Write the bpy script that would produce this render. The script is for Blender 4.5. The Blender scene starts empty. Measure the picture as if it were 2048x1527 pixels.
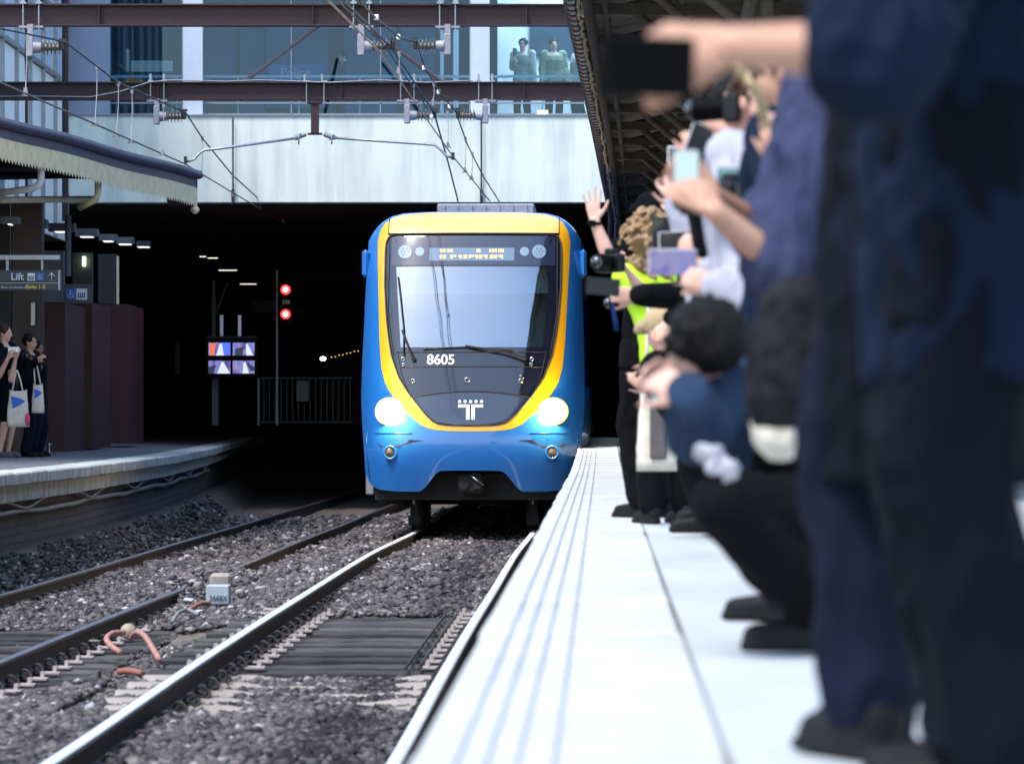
import bpy, bmesh, math, random
import numpy as np
from mathutils import Vector, Matrix, noise, geometry

R = math.radians
S = bpy.context.scene
COL = S.collection

# ---------------------------------------------------------------- camera
FPX = 7680.0          # focal length in photo pixels (2048 wide)
cam_d = bpy.data.cameras.new("camera")
cam = bpy.data.objects.new("camera", cam_d)
COL.objects.link(cam)
S.camera = cam
CAMZ = 1.625
cam.location = (0, 0, CAMZ)
cam.rotation_euler = (R(90), 0, 0)
cam_d.sensor_width = 36.0
cam_d.lens = 135.0
cam_d.shift_y = 65.5 / 2048
cam_d.clip_start = 0.1
cam_d.clip_end = 1500
cam_d.dof.use_dof = True
cam_d.dof.focus_distance = 50.5
cam_d.dof.aperture_fstop = 5.0

# ---------------------------------------------------------------- world, sun, exposure
W = bpy.data.worlds.new("World")
S.world = W
W.use_nodes = True
wn = W.node_tree
bg = wn.nodes["Background"]
sky = wn.nodes.new("ShaderNodeTexSky")
sky.sky_type = 'NISHITA'
sky.sun_disc = False
SUN_EL, SUN_AZ = 60.0, 224.0      # azimuth measured clockwise from +Y
sky.sun_elevation = R(SUN_EL)
sky.sun_rotation = R(SUN_AZ)
sky.air_density = 1.3
sky.dust_density = 1.2
sky.ozone_density = 1.6
wn.links.new(sky.outputs[0], bg.inputs[0])
bg.inputs[1].default_value = 0.15
sun_d = bpy.data.lights.new("sun", 'SUN')
sun_d.energy = 1.9
sun_d.angle = R(18)
sun_d.color = (1.0, 0.975, 0.95)
sun = bpy.data.objects.new("sun", sun_d)
COL.objects.link(sun)
_sd = Vector((math.sin(R(SUN_AZ)) * math.cos(R(SUN_EL)), math.cos(R(SUN_AZ)) * math.cos(R(SUN_EL)), math.sin(R(SUN_EL))))
sun.rotation_euler = _sd.to_track_quat('Z', 'Y').to_euler()
S.view_settings.view_transform = 'Standard'
S.view_settings.look = 'None'
S.view_settings.exposure = 1.25
S.view_settings.gamma = 1.0
S.view_settings.use_curve_mapping = False
S.cycles.use_denoising = True
S.cycles.max_bounces = 8
S.cycles.transparent_max_bounces = 12
S.cycles.sample_clamp_indirect = 6.0

# ---------------------------------------------------------------- geometry of the place
SLOPE = 0.0245                    # the line runs 1.4 degrees off the view axis
PLAT_Z = 1.05

def P(px, py, Y):
    """the point at distance Y seen at photo pixel px, py (for measuring sizes off the photograph)"""
    s = FPX / Y
    return Vector(((px - 1024.0) / s, Y, CAMZ + (829.0 - py) / s))

def TX(l, Y):                     # lateral offset l from the right platform's edge
    return -0.325 + .0235 * Y + l

def smooth_interp(tab):
    xs = [a for a, _ in tab]; ys = [b for _, b in tab]
    xx = np.arange(xs[0], xs[-1] + .01, .25)
    yy = np.interp(xx, xs, ys)
    k = np.ones(13) / 13
    yy2 = np.convolve(np.pad(yy, 6, mode='edge'), k, mode='valid')
    return lambda Y: float(np.interp(Y, xx, yy2))

rail_z1 = smooth_interp([(0, .025), (17.6, .03), (22.5, .07), (29, .10), (36.7, .12), (42.0, .12), (47, .09), (51, .06), (56, .05), (160, .05)])
rail_z2 = lambda Y: -0.115
c1 = lambda Y: -1.755 + .0245 * Y
c2 = lambda Y: -5.17 + .0276 * Y

# ---------------------------------------------------------------- materials
MATS = {}
def mat(name, col=(.5, .5, .5), rough=.6, metal=0., spec=.5, var=0., vscale=6., bump=0., bscale=40., coat=0., emit=None, estr=0., sheen=0., stretch=None, var_col=None):
    m = bpy.data.materials.new(name)
    m.use_nodes = True
    nt = m.node_tree
    b = nt.nodes["Principled BSDF"]
    b.inputs["Base Color"].default_value = (*col, 1)
    b.inputs["Roughness"].default_value = rough
    b.inputs["Metallic"].default_value = metal
    b.inputs["Specular IOR Level"].default_value = spec
    if coat:
        b.inputs["Coat Weight"].default_value = coat
        b.inputs["Coat Roughness"].default_value = .04
    if sheen:
        b.inputs["Sheen Weight"].default_value = sheen
    if emit:
        b.inputs["Emission Color"].default_value = (*emit, 1)
        b.inputs["Emission Strength"].default_value = estr
    tc = mp = None
    if var or bump:
        tc = nt.nodes.new("ShaderNodeTexCoord")
        mp = nt.nodes.new("ShaderNodeMapping")
        nt.links.new(tc.outputs["Object"], mp.inputs[0])
        if stretch: mp.inputs["Scale"].default_value = stretch
    if var:
        n = nt.nodes.new("ShaderNodeTexNoise")
        n.inputs["Scale"].default_value = vscale
        n.inputs["Detail"].default_value = 6
        n.inputs["Roughness"].default_value = .65
        nt.links.new(mp.outputs[0], n.inputs[0])
        cr = nt.nodes.new("ShaderNodeValToRGB")
        lo = tuple(max(0, c * (1 - var)) for c in col) if var_col is None else var_col
        hi = tuple(min(1, c * (1 + var)) for c in col)
        cr.color_ramp.elements[0].position = .3
        cr.color_ramp.elements[0].color = (*lo, 1)
        cr.color_ramp.elements[1].position = .7
        cr.color_ramp.elements[1].color = (*hi, 1)
        nt.links.new(n.outputs[0], cr.inputs[0])
        nt.links.new(cr.outputs[0], b.inputs["Base Color"])
    if bump:
        n2 = nt.nodes.new("ShaderNodeTexNoise")
        n2.inputs["Scale"].default_value = bscale
        n2.inputs["Detail"].default_value = 5
        nt.links.new(mp.outputs[0], n2.inputs[0])
        bp = nt.nodes.new("ShaderNodeBump")
        bp.inputs["Strength"].default_value = bump
        bp.inputs["Distance"].default_value = .02
        nt.links.new(n2.outputs[0], bp.inputs["Height"])
        nt.links.new(bp.outputs[0], b.inputs["Normal"])
    MATS[name] = m
    return m

def glass(name, tint=(.7, .8, .85), fac=.2, gcol=(.8, .9, 1), rough=.02):
    m = bpy.data.materials.new(name); m.use_nodes = True
    nt = m.node_tree
    nt.nodes.remove(nt.nodes["Principled BSDF"])
    o = nt.nodes["Material Output"]
    t = nt.nodes.new("ShaderNodeBsdfTransparent"); t.inputs[0].default_value = (*tint, 1)
    g = nt.nodes.new("ShaderNodeBsdfGlossy"); g.inputs["Color"].default_value = (*gcol, 1); g.inputs["Roughness"].default_value = rough
    lw = nt.nodes.new("ShaderNodeFresnel"); lw.inputs[0].default_value = 1.5
    ad = nt.nodes.new("ShaderNodeMath"); ad.operation = 'ADD'; ad.use_clamp = True; ad.inputs[1].default_value = fac
    nt.links.new(lw.outputs[0], ad.inputs[0])
    mx = nt.nodes.new("ShaderNodeMixShader")
    nt.links.new(ad.outputs[0], mx.inputs[0]); nt.links.new(t.outputs[0], mx.inputs[1]); nt.links.new(g.outputs[0], mx.inputs[2])
    nt.links.new(mx.outputs[0], o.inputs[0])
    MATS[name] = m
    return m

# ---------------------------------------------------------------- object helpers
def props(o, label=None, cat=None, group=None, kind=None):
    if label: o["label"] = label
    if cat: o["category"] = cat
    if group: o["group"] = group
    if kind: o["kind"] = kind
    return o

def thing(name, label, cat, loc=(0, 0, 0), group=None, rz=0., rot=None):
    o = bpy.data.objects.new(name, None)
    o.empty_display_size = .2
    COL.objects.link(o)
    o.location = loc
    o.rotation_euler = rot if rot else (0, 0, rz)
    return props(o, label, cat, group)

def basis(d, upv=(0, 0, 1)):
    d = Vector(d).normalized()
    u = Vector(upv)
    if abs(d.dot(u)) > .97: u = Vector((0, 1, 0)) if abs(d.y) < .9 else Vector((1, 0, 0))
    x = u.cross(d).normalized()
    return x, d.cross(x), d

class MB:
    """collects shapes, then links them as one mesh object"""
    def __init__(s): s.v = []; s.f = []; s.sm = []
    def add(s, vs, fs, smooth=False):
        o = len(s.v)
        s.v += [Vector(p) for p in vs]
        s.f += [tuple(i + o for i in f) for f in fs]
        s.sm += [smooth] * len(fs)
        return s
    def box(s, c, d, rz=0., rot=None, bev=0.):
        hx, hy, hz = d[0] / 2, d[1] / 2, d[2] / 2
        M = rot if rot is not None else Matrix.Rotation(rz, 3, 'Z')
        c = Vector(c)
        if bev <= 0:
            vs = [c + M @ Vector((x * hx, y * hy, z * hz)) for x, y, z in ((-1, -1, -1), (1, -1, -1), (1, 1, -1), (-1, 1, -1), (-1, -1, 1), (1, -1, 1), (1, 1, 1), (-1, 1, 1))]
            return s.add(vs, [(0, 3, 2, 1), (4, 5, 6, 7), (0, 1, 5, 4), (1, 2, 6, 5), (2, 3, 7, 6), (3, 0, 4, 7)])
        b = min(bev, hx * .9, hy * .9, hz * .9)
        vs = []; idx = {}
        for sx in (-1, 1):
            for sy in (-1, 1):
                for sz in (-1, 1):
                    for ax in range(3):
                        h = [hx - b, hy - b, hz - b]; h[ax] += b
                        idx[(sx, sy, sz, ax)] = len(vs)
                        vs.append(c + M @ Vector((sx * h[0], sy * h[1], sz * h[2])))
        fs = []
        for sx in (-1, 1):
            for sy in (-1, 1):
                for sz in (-1, 1):
                    t = (idx[(sx, sy, sz, 0)], idx[(sx, sy, sz, 1)], idx[(sx, sy, sz, 2)])
                    fs.append(t if sx * sy * sz > 0 else t[::-1])
        def q(a, b_, c_, d_, flip):
            fs.append((a, b_, c_, d_) if not flip else (d_, c_, b_, a))
        for sgn in (-1, 1):
            q(idx[(sgn, -1, -1, 0)], idx[(sgn, 1, -1, 0)], idx[(sgn, 1, 1, 0)], idx[(sgn, -1, 1, 0)], sgn < 0)
            q(idx[(-1, sgn, -1, 1)], idx[(-1, sgn, 1, 1)], idx[(1, sgn, 1, 1)], idx[(1, sgn, -1, 1)], sgn < 0)
            q(idx[(-1, -1, sgn, 2)], idx[(1, -1, sgn, 2)], idx[(1, 1, sgn, 2)], idx[(-1, 1, sgn, 2)], sgn < 0)
        for a in (-1, 1):
            for b2 in (-1, 1):
                fl = a * b2 < 0
                q(idx[(a, b2, -1, 0)], idx[(a, b2, -1, 1)], idx[(a, b2, 1, 1)], idx[(a, b2, 1, 0)], fl)
                q(idx[(-1, a, b2, 1)], idx[(-1, a, b2, 2)], idx[(1, a, b2, 2)], idx[(1, a, b2, 1)], fl)
                q(idx[(a, -1, b2, 2)], idx[(a, -1, b2, 0)], idx[(a, 1, b2, 0)], idx[(a, 1, b2, 2)], fl)
        return s.add(vs, fs)
    def cone(s, a, b, ra, rb=None, seg=12, cap=True, smooth=True):
        rb = ra if rb is None else rb
        a = Vector(a); b = Vector(b)
        x, y, d = basis(b - a)
        vs = []
        for c, r in ((a, ra), (b, rb)):
            for k in range(seg):
                t = 2 * math.pi * k / seg
                vs.append(c + x * (r * math.cos(t)) + y * (r * math.sin(t)))
        fs = [(k, (k + 1) % seg, seg + (k + 1) % seg, seg + k) for k in range(seg)]
        s.add(vs, fs, smooth)
        if cap:
            s.add(vs, [tuple(range(seg))[::-1], tuple(range(seg, 2 * seg))], False)
        return s
    def tube(s, pts, r, seg=8, cap=True, closed=False):
        pts = [Vector(p) for p in pts]
        n = len(pts); vs = []
        px = None
        for i, p in enumerate(pts):
            if closed: d = pts[(i + 1) % n] - pts[i - 1]
            else: d = pts[min(i + 1, n - 1)] - pts[max(i - 1, 0)]
            d.normalize()
            if px is None: x, y, _ = basis(d)
            else:
                x = (px - d * px.dot(d)).normalized(); y = d.cross(x)
            px = x
            rr = r[i] if isinstance(r, (list, tuple)) else r
            for k in range(seg):
                t = 2 * math.pi * k / seg
                vs.append(p + x * (rr * math.cos(t)) + y * (rr * math.sin(t)))
        m = n if closed else n - 1
        fs = [(i * seg + k, i * seg + (k + 1) % seg, ((i + 1) % n) * seg + (k + 1) % seg, ((i + 1) % n) * seg + k) for i in range(m) for k in range(seg)]
        if cap and not closed:
            fs += [tuple(range(seg))[::-1], tuple(range((n - 1) * seg, n * seg))]
        return s.add(vs, fs, True)
    def ell(s, c, r, seg=14, rings=9, M=None, fn=None):
        c = Vector(c); M = M or Matrix.Identity(3)
        vs = [c + M @ Vector((0, 0, -r[2]))]
        for i in range(1, rings):
            ph = -math.pi / 2 + math.pi * i / rings
            for k in range(seg):
                t = 2 * math.pi * k / seg
                vs.append(c + M @ Vector((r[0] * math.cos(ph) * math.cos(t), r[1] * math.cos(ph) * math.sin(t), r[2] * math.sin(ph))))
        vs.append(c + M @ Vector((0, 0, r[2])))
        L = len(vs) - 1
        fs = [(0, 1 + (k + 1) % seg, 1 + k) for k in range(seg)]
        for i in range(rings - 2):
            a = 1 + i * seg; b = a + seg
            fs += [(a + k, a + (k + 1) % seg, b + (k + 1) % seg, b + k) for k in range(seg)]
        a = 1 + (rings - 2) * seg
        fs += [(a + k, a + (k + 1) % seg, L) for k in range(seg)]
        return s.add(vs, fs, True)
    def prism(s, poly, fn0, fn1):
        """poly: 2D outline (u,v); fn0/fn1 map it to the two faces"""
        n = len(poly)
        vs = [fn0(*p) for p in poly] + [fn1(*p) for p in poly]
        fs = [(k, (k + 1) % n, n + (k + 1) % n, n + k) for k in range(n)]
        tri = geometry.tessellate_polygon([[Vector((p[0], p[1], 0)) for p in poly]])
        for t in tri:
            fs.append(tuple(t)); fs.append(tuple(i + n for i in reversed(t)))
        return s.add(vs, fs)
    def strip(s, A, B, smooth=False, closed=False):
        n = len(A)
        m = n if closed else n - 1
        return s.add(list(A) + list(B), [(i, (i + 1) % n, n + (i + 1) % n, n + i) for i in range(m)], smooth)
    def grid(s, rows, smooth=True):
        nr, nc = len(rows), len(rows[0])
        return s.add([p for r in rows for p in r], [(i * nc + j, i * nc + j + 1, (i + 1) * nc + j + 1, (i + 1) * nc + j) for i in range(nr - 1) for j in range(nc - 1)], smooth)
    def torus(s, c, n_, R_, r, a0=0., a1=2 * math.pi, seg=14, tseg=6, x=None):
        n_ = Vector(n_).normalized()
        if x is None: x, y, _ = basis(n_)
        else:
            x = Vector(x).normalized(); y = n_.cross(x)
        full = abs(a1 - a0 - 2 * math.pi) < 1e-3
        pts = [Vector(c) + x * (R_ * math.cos(a0 + (a1 - a0) * k / seg)) + y * (R_ * math.sin(a0 + (a1 - a0) * k / seg)) for k in range(seg if full else seg + 1)]
        return s.tube(pts, r, tseg, closed=full)
    def build(s, name, m, parent=None, world=True, label=None, cat=None, group=None, kind=None, fixn=False):
        me = bpy.data.meshes.new(name)
        off = Vector((0, 0, 0))
        if parent is not None and world:
            q = parent
            while q is not None:
                off += q.location; q = q.parent
        me.from_pydata([tuple(p - off) for p in s.v], [], s.f)
        me.polygons.foreach_set("use_smooth", s.sm)
        if fixn:
            bm = bmesh.new(); bm.from_mesh(me); bmesh.ops.recalc_face_normals(bm, faces=bm.faces); bm.to_mesh(me); bm.free()
        me.materials.append(m)
        me.update()
        o = bpy.data.objects.new(name, me)
        COL.objects.link(o)
        if parent is not None: o.parent = parent
        return props(o, label, cat, group, kind)

def text_obj(name, s, size, m, loc, rot=(R(90), 0, 0), parent=None, bold=0., extrude=.002, align='CENTER', xs=1.):
    cu = bpy.data.curves.new(name, 'FONT')
    cu.body = s; cu.size = size; cu.extrude = extrude; cu.offset = bold
    cu.align_x = align; cu.align_y = 'CENTER'
    o = bpy.data.objects.new(name, cu)
    COL.objects.link(o)
    bpy.context.view_layer.update()
    me = bpy.data.meshes.new_from_object(o.evaluated_get(bpy.context.evaluated_depsgraph_get()))
    bpy.data.objects.remove(o)
    me.name = name
    me.materials.clear(); me.materials.append(m)
    o = bpy.data.objects.new(name, me)
    COL.objects.link(o)
    o.location = loc; o.rotation_euler = rot; o.scale = (xs, 1, 1)
    if parent is not None: o.parent = parent
    return o

# palette
mat("concrete_light", (.50, .53, .50), .85, var=.18, vscale=2.5, bump=.15, bscale=60)
mat("black", (.0015, .0015, .002), .6, spec=.06)
mat("shoe_black", (.004, .004, .005), .6, spec=.2)
mat("dark", (.025, .025, .028), .8)
mat("gloss_black", (.008, .010, .016), .08, spec=.7, coat=1.)
mat("maroon_steel", (.020, .006, .011), .6, var=.5, vscale=5, bump=.2, bscale=50, var_col=(.040, .016, .012))
mat("galv", (.34, .36, .38), .45, metal=.6, var=.2, vscale=20)
mat("galv_rough", (.30, .29, .32), .6, metal=.3, var=.3, vscale=25)
mat("wire", (.045, .05, .055), .45, metal=.7)
mat("copper_wire", (.30, .20, .12), .35, metal=.9)
mat("porcelain", (.17, .15, .12), .25, var=.2, vscale=20, coat=.5)
mat("insul_glass", (.35, .55, .50), .15, coat=1.)
mat("white_paint", (.78, .78, .76), .5)
mat("skin_light", (.60, .35, .27), .55, spec=.4, var=.08, vscale=30)
mat("skin_tan", (.46, .25, .17), .55, spec=.4, var=.08, vscale=30)
mat("skin_brown", (.22, .11, .07), .55, spec=.4, var=.08, vscale=30)
mat("white_cloth", (.36, .36, .43), .85, var=.06, bump=.2, bscale=120)
mat("screen_glass", (.01, .012, .015), .06, coat=1.)
# ================================================================= ground, track bed, platforms
rng = np.random.default_rng(7)
random.seed(5)

EDGE_L = [(-6.35, -10), (-6.0, 10), (-5.75, 25), (-5.33, 40), (-5.16, 46.6), (-5.19, 59.3), (-5.53, 70.6), (-6.6, 95), (-8.5, 140), (-10.6, 192)]
def edge_left(Y):
    return float(np.interp(Y, [b for _, b in EDGE_L], [a for a, _ in EDGE_L]))

def vnoise(x, y, seed=0.):
    return noise.noise(Vector((x, y, seed)))

def bed_z(x, Y):
    """height of the ballast surface"""
    z1 = rail_z1(Y) - .205; z2 = -.115 - .205
    d1 = x - c1(Y); d2 = x - c2(Y)
    w = max(0., min(1., (-d1 - 1.25) / 1.0))        # 0 at our track, 1 over the middle
    z = z1 * (1 - w) + z2 * w
    # the humped shoulder between the tracks
    if -1.9 < d1 + .35 < .2 and False: z += 0
    el = edge_left(Y)
    if x < el + .38:
        t = min(1., (el + .38 - x) / .4)
        z += .42 * t
    # more stone on the far stretch, bare sleepers near
    cov = .035 + .05 * vnoise(x * .9, Y * .35, 3.) + .03 * vnoise(x * 3., Y * 1.2, 9.)
    if 32.4 < Y: cov += -.03 + .06 * min(1, (Y - 32.4) / 4)
    timber = 25.2 < Y < 32.4 and -2.2 < d1 < 1.6
    if timber: cov = -.075 + .02 * vnoise(x * 4, Y * 3, 1.)
    if 25.5 < Y < 34. and -1.3 < d2 < 1.45: cov = -.05 + .02 * vnoise(x * 4, Y * 3, 5.)
    if 21.9 < Y <= 25.2 and abs(d1) < 1.5: cov = -.012 + .026 * vnoise(x * 1.7 + 4, Y * 1.1, 2.)
    if Y <= 21.9: cov = .055 + .03 * vnoise(x * 1.5, Y * .6, 4.)
    g = math.exp(-((d2 - .82) / .55) ** 2) * math.exp(-((Y - 40.6) / 2.6) ** 4)
    return z + cov + .21 * g

mat("earth", (.12, .10, .085), .95, var=.4, vscale=14, bump=.6, bscale=70)
gm = MB()
gm.add([(-400, -60, -.75), (400, -60, -.75), (400, 700, -.75), (-400, 700, -.75)], [(0, 1, 2, 3)])
gm.build("ground", MATS["earth"], kind="structure")

ys = list(np.arange(8, 46, .22)) + list(np.arange(46, 75, .6)) + list(np.arange(75, 180, 5.))
rows = []
for Y in ys:
    xr = TX(.05, Y); xl = edge_left(Y) - .4
    n = 56
    rows.append([Vector((xl + (xr - xl) * j / (n - 1), Y, bed_z(xl + (xr - xl) * j / (n - 1), Y) - .02)) for j in range(n)])
b = MB(); b.grid(rows)
b.build("track_bed", MATS["earth"], kind="structure")

# --- loose ballast stones: nobody could count them
m = mat("ballast_stone", (.17, .155, .165), .95, spec=.1)
nt = m.node_tree
at = nt.nodes.new("ShaderNodeAttribute"); at.attribute_name = "tone"
cr = nt.nodes.new("ShaderNodeValToRGB")
cr.color_ramp.elements[0].color = (.028, .026, .030, 1); cr.color_ramp.elements[1].color = (.40, .39, .41, 1)
e = cr.color_ramp.elements.new(.45); e.color = (.098, .090, .096, 1)
e = cr.color_ramp.elements.new(.75); e.color = (.165, .142, .135, 1)
nt.links.new(at.outputs["Fac"], cr.inputs[0]); nt.links.new(cr.outputs[0], nt.nodes["Principled BSDF"].inputs["Base Color"])

def stones(name, N, ylo, yhi, smin, smax, power=1.):
    Y = ylo + (yhi - ylo) * rng.random(N) ** power
    U = rng.random(N)
    X = np.empty(N); Z = np.empty(N); keep = np.ones(N, bool)
    for i in range(N):
        xl = max(edge_left(Y[i]), -1024 / FPX * Y[i] - .3); xr = TX(-.02, Y[i])
        X[i] = xl + (xr - xl) * U[i]
        d1 = X[i] - c1(Y[i]); d2 = X[i] - c2(Y[i])
        for d in (d1, d2):
            if abs(abs(d) - .8) < .075 and not (d > 0 and d is d2 and 37.6 < Y[i] < 43.6): keep[i] = False
        if 25.2 < Y[i] < 32.4 and -2.2 < d1 < 1.5 and rng.random() < .80: keep[i] = False
        if 25.5 < Y[i] < 34. and -1.3 < d2 < 1.45 and rng.random() < .75: keep[i] = False
        Z[i] = bed_z(X[i], Y[i])
    X, Y, Z = X[keep], Y[keep], Z[keep]; N = len(X)
    base = np.array([(1, 0, .1), (-1, 0, -.1), (.1, 1, 0), (0, -1, .2), (.2, .1, 1), (0, 0, -1), (.65, .65, .6), (-.75, .5, .5)], float)
    bm = bmesh.new()
    for p in base: bm.verts.new(p)
    bmesh.ops.convex_hull(bm, input=bm.verts)
    bm.verts.index_update(); bm.verts.ensure_lookup_table()
    base = np.array([v.co[:] for v in bm.verts]); F = np.array([[v.index for v in f.verts] for f in bm.faces]); bm.free()
    nv, nf = len(base), len(F)
    sz = .98 * (smin + (smax - smin) * rng.random(N) ** 1.8)
    sc = sz[:, None] * np.stack([.7 + .6 * rng.random(N), .7 + .5 * rng.random(N), .45 + .4 * rng.random(N)], 1)
    V = base[None] * sc[:, None, :] * (.6 + .8 * rng.random((N, nv, 3)))
    a = rng.random(N) * 6.28; t = (rng.random(N) - .5) * 1.2
    ca, sa, ct, st = np.cos(a), np.sin(a), np.cos(t), np.sin(t)
    x, y, z = V[..., 0].copy(), V[..., 1].copy(), V[..., 2].copy()
    y2 = y * ct[:, None] - z * st[:, None]; z2 = y * st[:, None] + z * ct[:, None]
    V[..., 0] = x * ca[:, None] - y2 * sa[:, None] + X[:, None]
    V[..., 1] = x * sa[:, None] + y2 * ca[:, None] + Y[:, None]
    V[..., 2] = z2 + (Z + rng.random(N) * sz * .5)[:, None]
    faces = (F[None] + (np.arange(N) * nv)[:, None, None]).reshape(-1)
    me = bpy.data.meshes.new(name)
    me.vertices.add(N * nv); me.vertices.foreach_set("co", V.reshape(-1))
    me.loops.add(N * nf * 3); me.loops.foreach_set("vertex_index", faces.astype(np.int32))
    me.polygons.add(N * nf)
    me.polygons.foreach_set("loop_start", (np.arange(N * nf) * 3).astype(np.int32))
    me.polygons.foreach_set("loop_total", np.full(N * nf, 3, np.int32))
    me.update(calc_edges=True)
    tone = np.clip(rng.normal(.45, .24, N), 0, 1)
    # oil-dark streak between the rails
    k = np.array([math.exp(-((X[i] - c1(Y[i]) - .32) / .22) ** 2) * .30 + (.12 if Y[i] < 21.5 else 0) + .10 * vnoise(X[i] * .8, Y[i] * .25, 30.) for i in range(N)])
    tone = np.clip(tone - k, 0, 1)
    at_ = me.attributes.new("tone", 'FLOAT', 'POINT')
    at_.data.foreach_set("value", np.repeat(tone, nv))
    me.materials.append(m_stone)
    o = bpy.data.objects.new(name, me); COL.objects.link(o)
    return props(o, "grey broken stone ballast spread between and beside the rails", "ballast", kind="stuff")
m_stone = MATS["ballast_stone"]
def stones_all():
    parts = [stones("ballast_gravel", 42000, 15.5, 24, .018, .045), stones("g2", 44000, 24, 36, .020, .048), stones("g3", 26000, 36, 50, .025, .055), stones("g4", 12000, 50, 70, .03, .07)]
    # all of it is one heap of stone: join into one mesh
    co = []; fi = []; tone = []; o0 = 0
    for o in parts:
        me = o.data; n = len(me.vertices)
        a = np.empty(n * 3); me.vertices.foreach_get("co", a); co.append(a)
        l = np.empty(len(me.loops), np.int32); me.loops.foreach_get("vertex_index", l); fi.append(l + o0)
        t = np.empty(n); me.attributes["tone"].data.foreach_get("value", t); tone.append(t)
        o0 += n
    for o in parts: bpy.data.objects.remove(o)
    co = np.concatenate(co); fi = np.concatenate(fi); tone = np.concatenate(tone)
    me = bpy.data.meshes.new("ballast_gravel")
    me.vertices.add(len(co) // 3); me.vertices.foreach_set("co", co)
    me.loops.add(len(fi)); me.loops.foreach_set("vertex_index", fi.astype(np.int32))
    me.polygons.add(len(fi) // 3)
    me.polygons.foreach_set("loop_start", (np.arange(len(fi) // 3) * 3).astype(np.int32))
    me.polygons.foreach_set("loop_total", np.full(len(fi) // 3, 3, np.int32))
    me.update(calc_edges=True)
    at_ = me.attributes.new("tone", 'FLOAT', 'POINT'); at_.data.foreach_set("value", tone)
    me.materials.append(m_stone)
    o = bpy.data.objects.new("ballast_gravel", me); COL.objects.link(o)
    props(o, "grey broken stone ballast spread between and beside the rails", "ballast", kind="stuff")
stones_all()

# --- railway tracks
mat("rail_steel_side", (.060, .045, .042), .7, metal=.3, var=.3, vscale=15)
mat("rail_head", (.78, .80, .84), .5, metal=.55, var=.12, vscale=3, stretch=(8, .3, 1))
mat("rail_dull", (.20, .19, .22), .45, metal=.9, var=.25, vscale=4)
_tm = mat("sleeper_timber", (.050, .046, .048), .85, var=.6, vscale=5, bump=.5, bscale=50, stretch=(.6, 5, 5))
mat("sleeper_concrete", (.30, .265, .235), .85, var=.18, vscale=9, bump=.25, bscale=60)
mat("clip_steel", (.045, .038, .038), .6, metal=.5, var=.3, vscale=30)
mat("pad_light", (.42, .36, .34), .7, metal=.1, var=.2, vscale=20)

RAILP = [(-.038, 0), (.038, 0), (.038, -.03), (.012, -.042), (.010, -.13), (.065, -.145), (.068, -.157), (-.068, -.157), (-.065, -.145), (-.010, -.13), (-.012, -.042), (-.038, -.03)]
def make_rail(parent, cx, zf, off, ys, headmat, kink=None, name="rail"):
    side = MB(); head = MB()
    rr = []
    for Y in ys:
        k = kink(Y) if kink else 0.
        rr.append([Vector((cx(Y) + off + u + k, Y, zf(Y) + v)) for u, v in RAILP])
    n = len(RAILP)
    vs = [p for r in rr for p in r]
    fs = []
    for i in range(len(rr) - 1):
        for k in range(1, n):
            fs.append((i * n + k, i * n + (k + 1) % n, (i + 1) * n + (k + 1) % n, (i + 1) * n + k))
    fs.append(tuple(range(n)))
    side.add(vs, fs, False)
    o = side.build(name, MATS["rail_steel_side"], parent, fixn=True)
    hr = [[Vector((r[0].x, r[0].y, r[0].z - .012)), Vector((r[0].x + .004, r[0].y, r[0].z)), Vector((r[0].x + .02, r[0].y, r[0].z + .003)), Vector((r[1].x - .02, r[1].y, r[1].z + .003)), Vector((r[1].x - .004, r[1].y, r[1].z)), Vector((r[1].x, r[1].y, r[1].z - .012))] for r in rr]
    hr = [[p + Vector((-.001 if j == 0 else (.001 if j == 5 else 0), 0, 0)) for j, p in enumerate(r)] for r in hr]
    head.grid(hr, True)
    hd = head.build("rail_head", headmat, o)
    return o

kk1 = lambda Y: .004 * math.sin(Y * .42)
YS1 = list(np.arange(6, 52, .5)) + list(np.arange(52, 160, 4.))
t1 = thing("railway_track", "railway track the train is arriving on, with bright worn rails beside the white platform", "railway track", (c1(30), 30, -.2))
make_rail(t1, c1, rail_z1, -.8, YS1, MATS["rail_head"], kk1)
make_rail(t1, c1, rail_z1, .78, YS1, MATS["rail_head"], kk1)
t2 = thing("railway_track", "empty railway track beside the far left platform with duller rails", "railway track", (c2(30), 30, -.4))
kk2 = lambda Y: .012 * math.sin(Y * .33)
make_rail(t2, c2, rail_z2, -.8, YS1, MATS["rail_dull"], kk2)
make_rail(t2, c2, rail_z2, .8, YS1, MATS["rail_dull"], kk2)

def sleeper_mesh(w, ln, h, timber, seed):
    r = random.Random(seed)
    b = MB(); n = 14; sec = []
    for i in range(n + 1):
        x = -ln / 2 + ln * i / n
        if timber:
            j = lambda a: r.uniform(-a, a)
            pr = [(-w / 2 + j(.006), -h), (-w / 2 + j(.008), -.012), (-w / 2 + .02 + j(.004), j(.006)), (w / 2 - .02, j(.006)), (w / 2 + j(.008), -.012), (w / 2 + j(.006), -h)]
        else:
            d = 0 if abs(x) > .45 else -.025
            pr = [(-w / 2 - .02, -h), (-w / 2, -.03 + d), (-w / 2 + .03, d), (w / 2 - .03, d), (w / 2, -.03 + d), (w / 2 + .02, -h)]
        sec.append([Vector((x, a, c)) for a, c in pr])
    b.grid(sec, False)
    b.add(sec[0], [tuple(range(6))]); b.add(sec[-1], [tuple(range(6))[::-1]])
    return b

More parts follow.
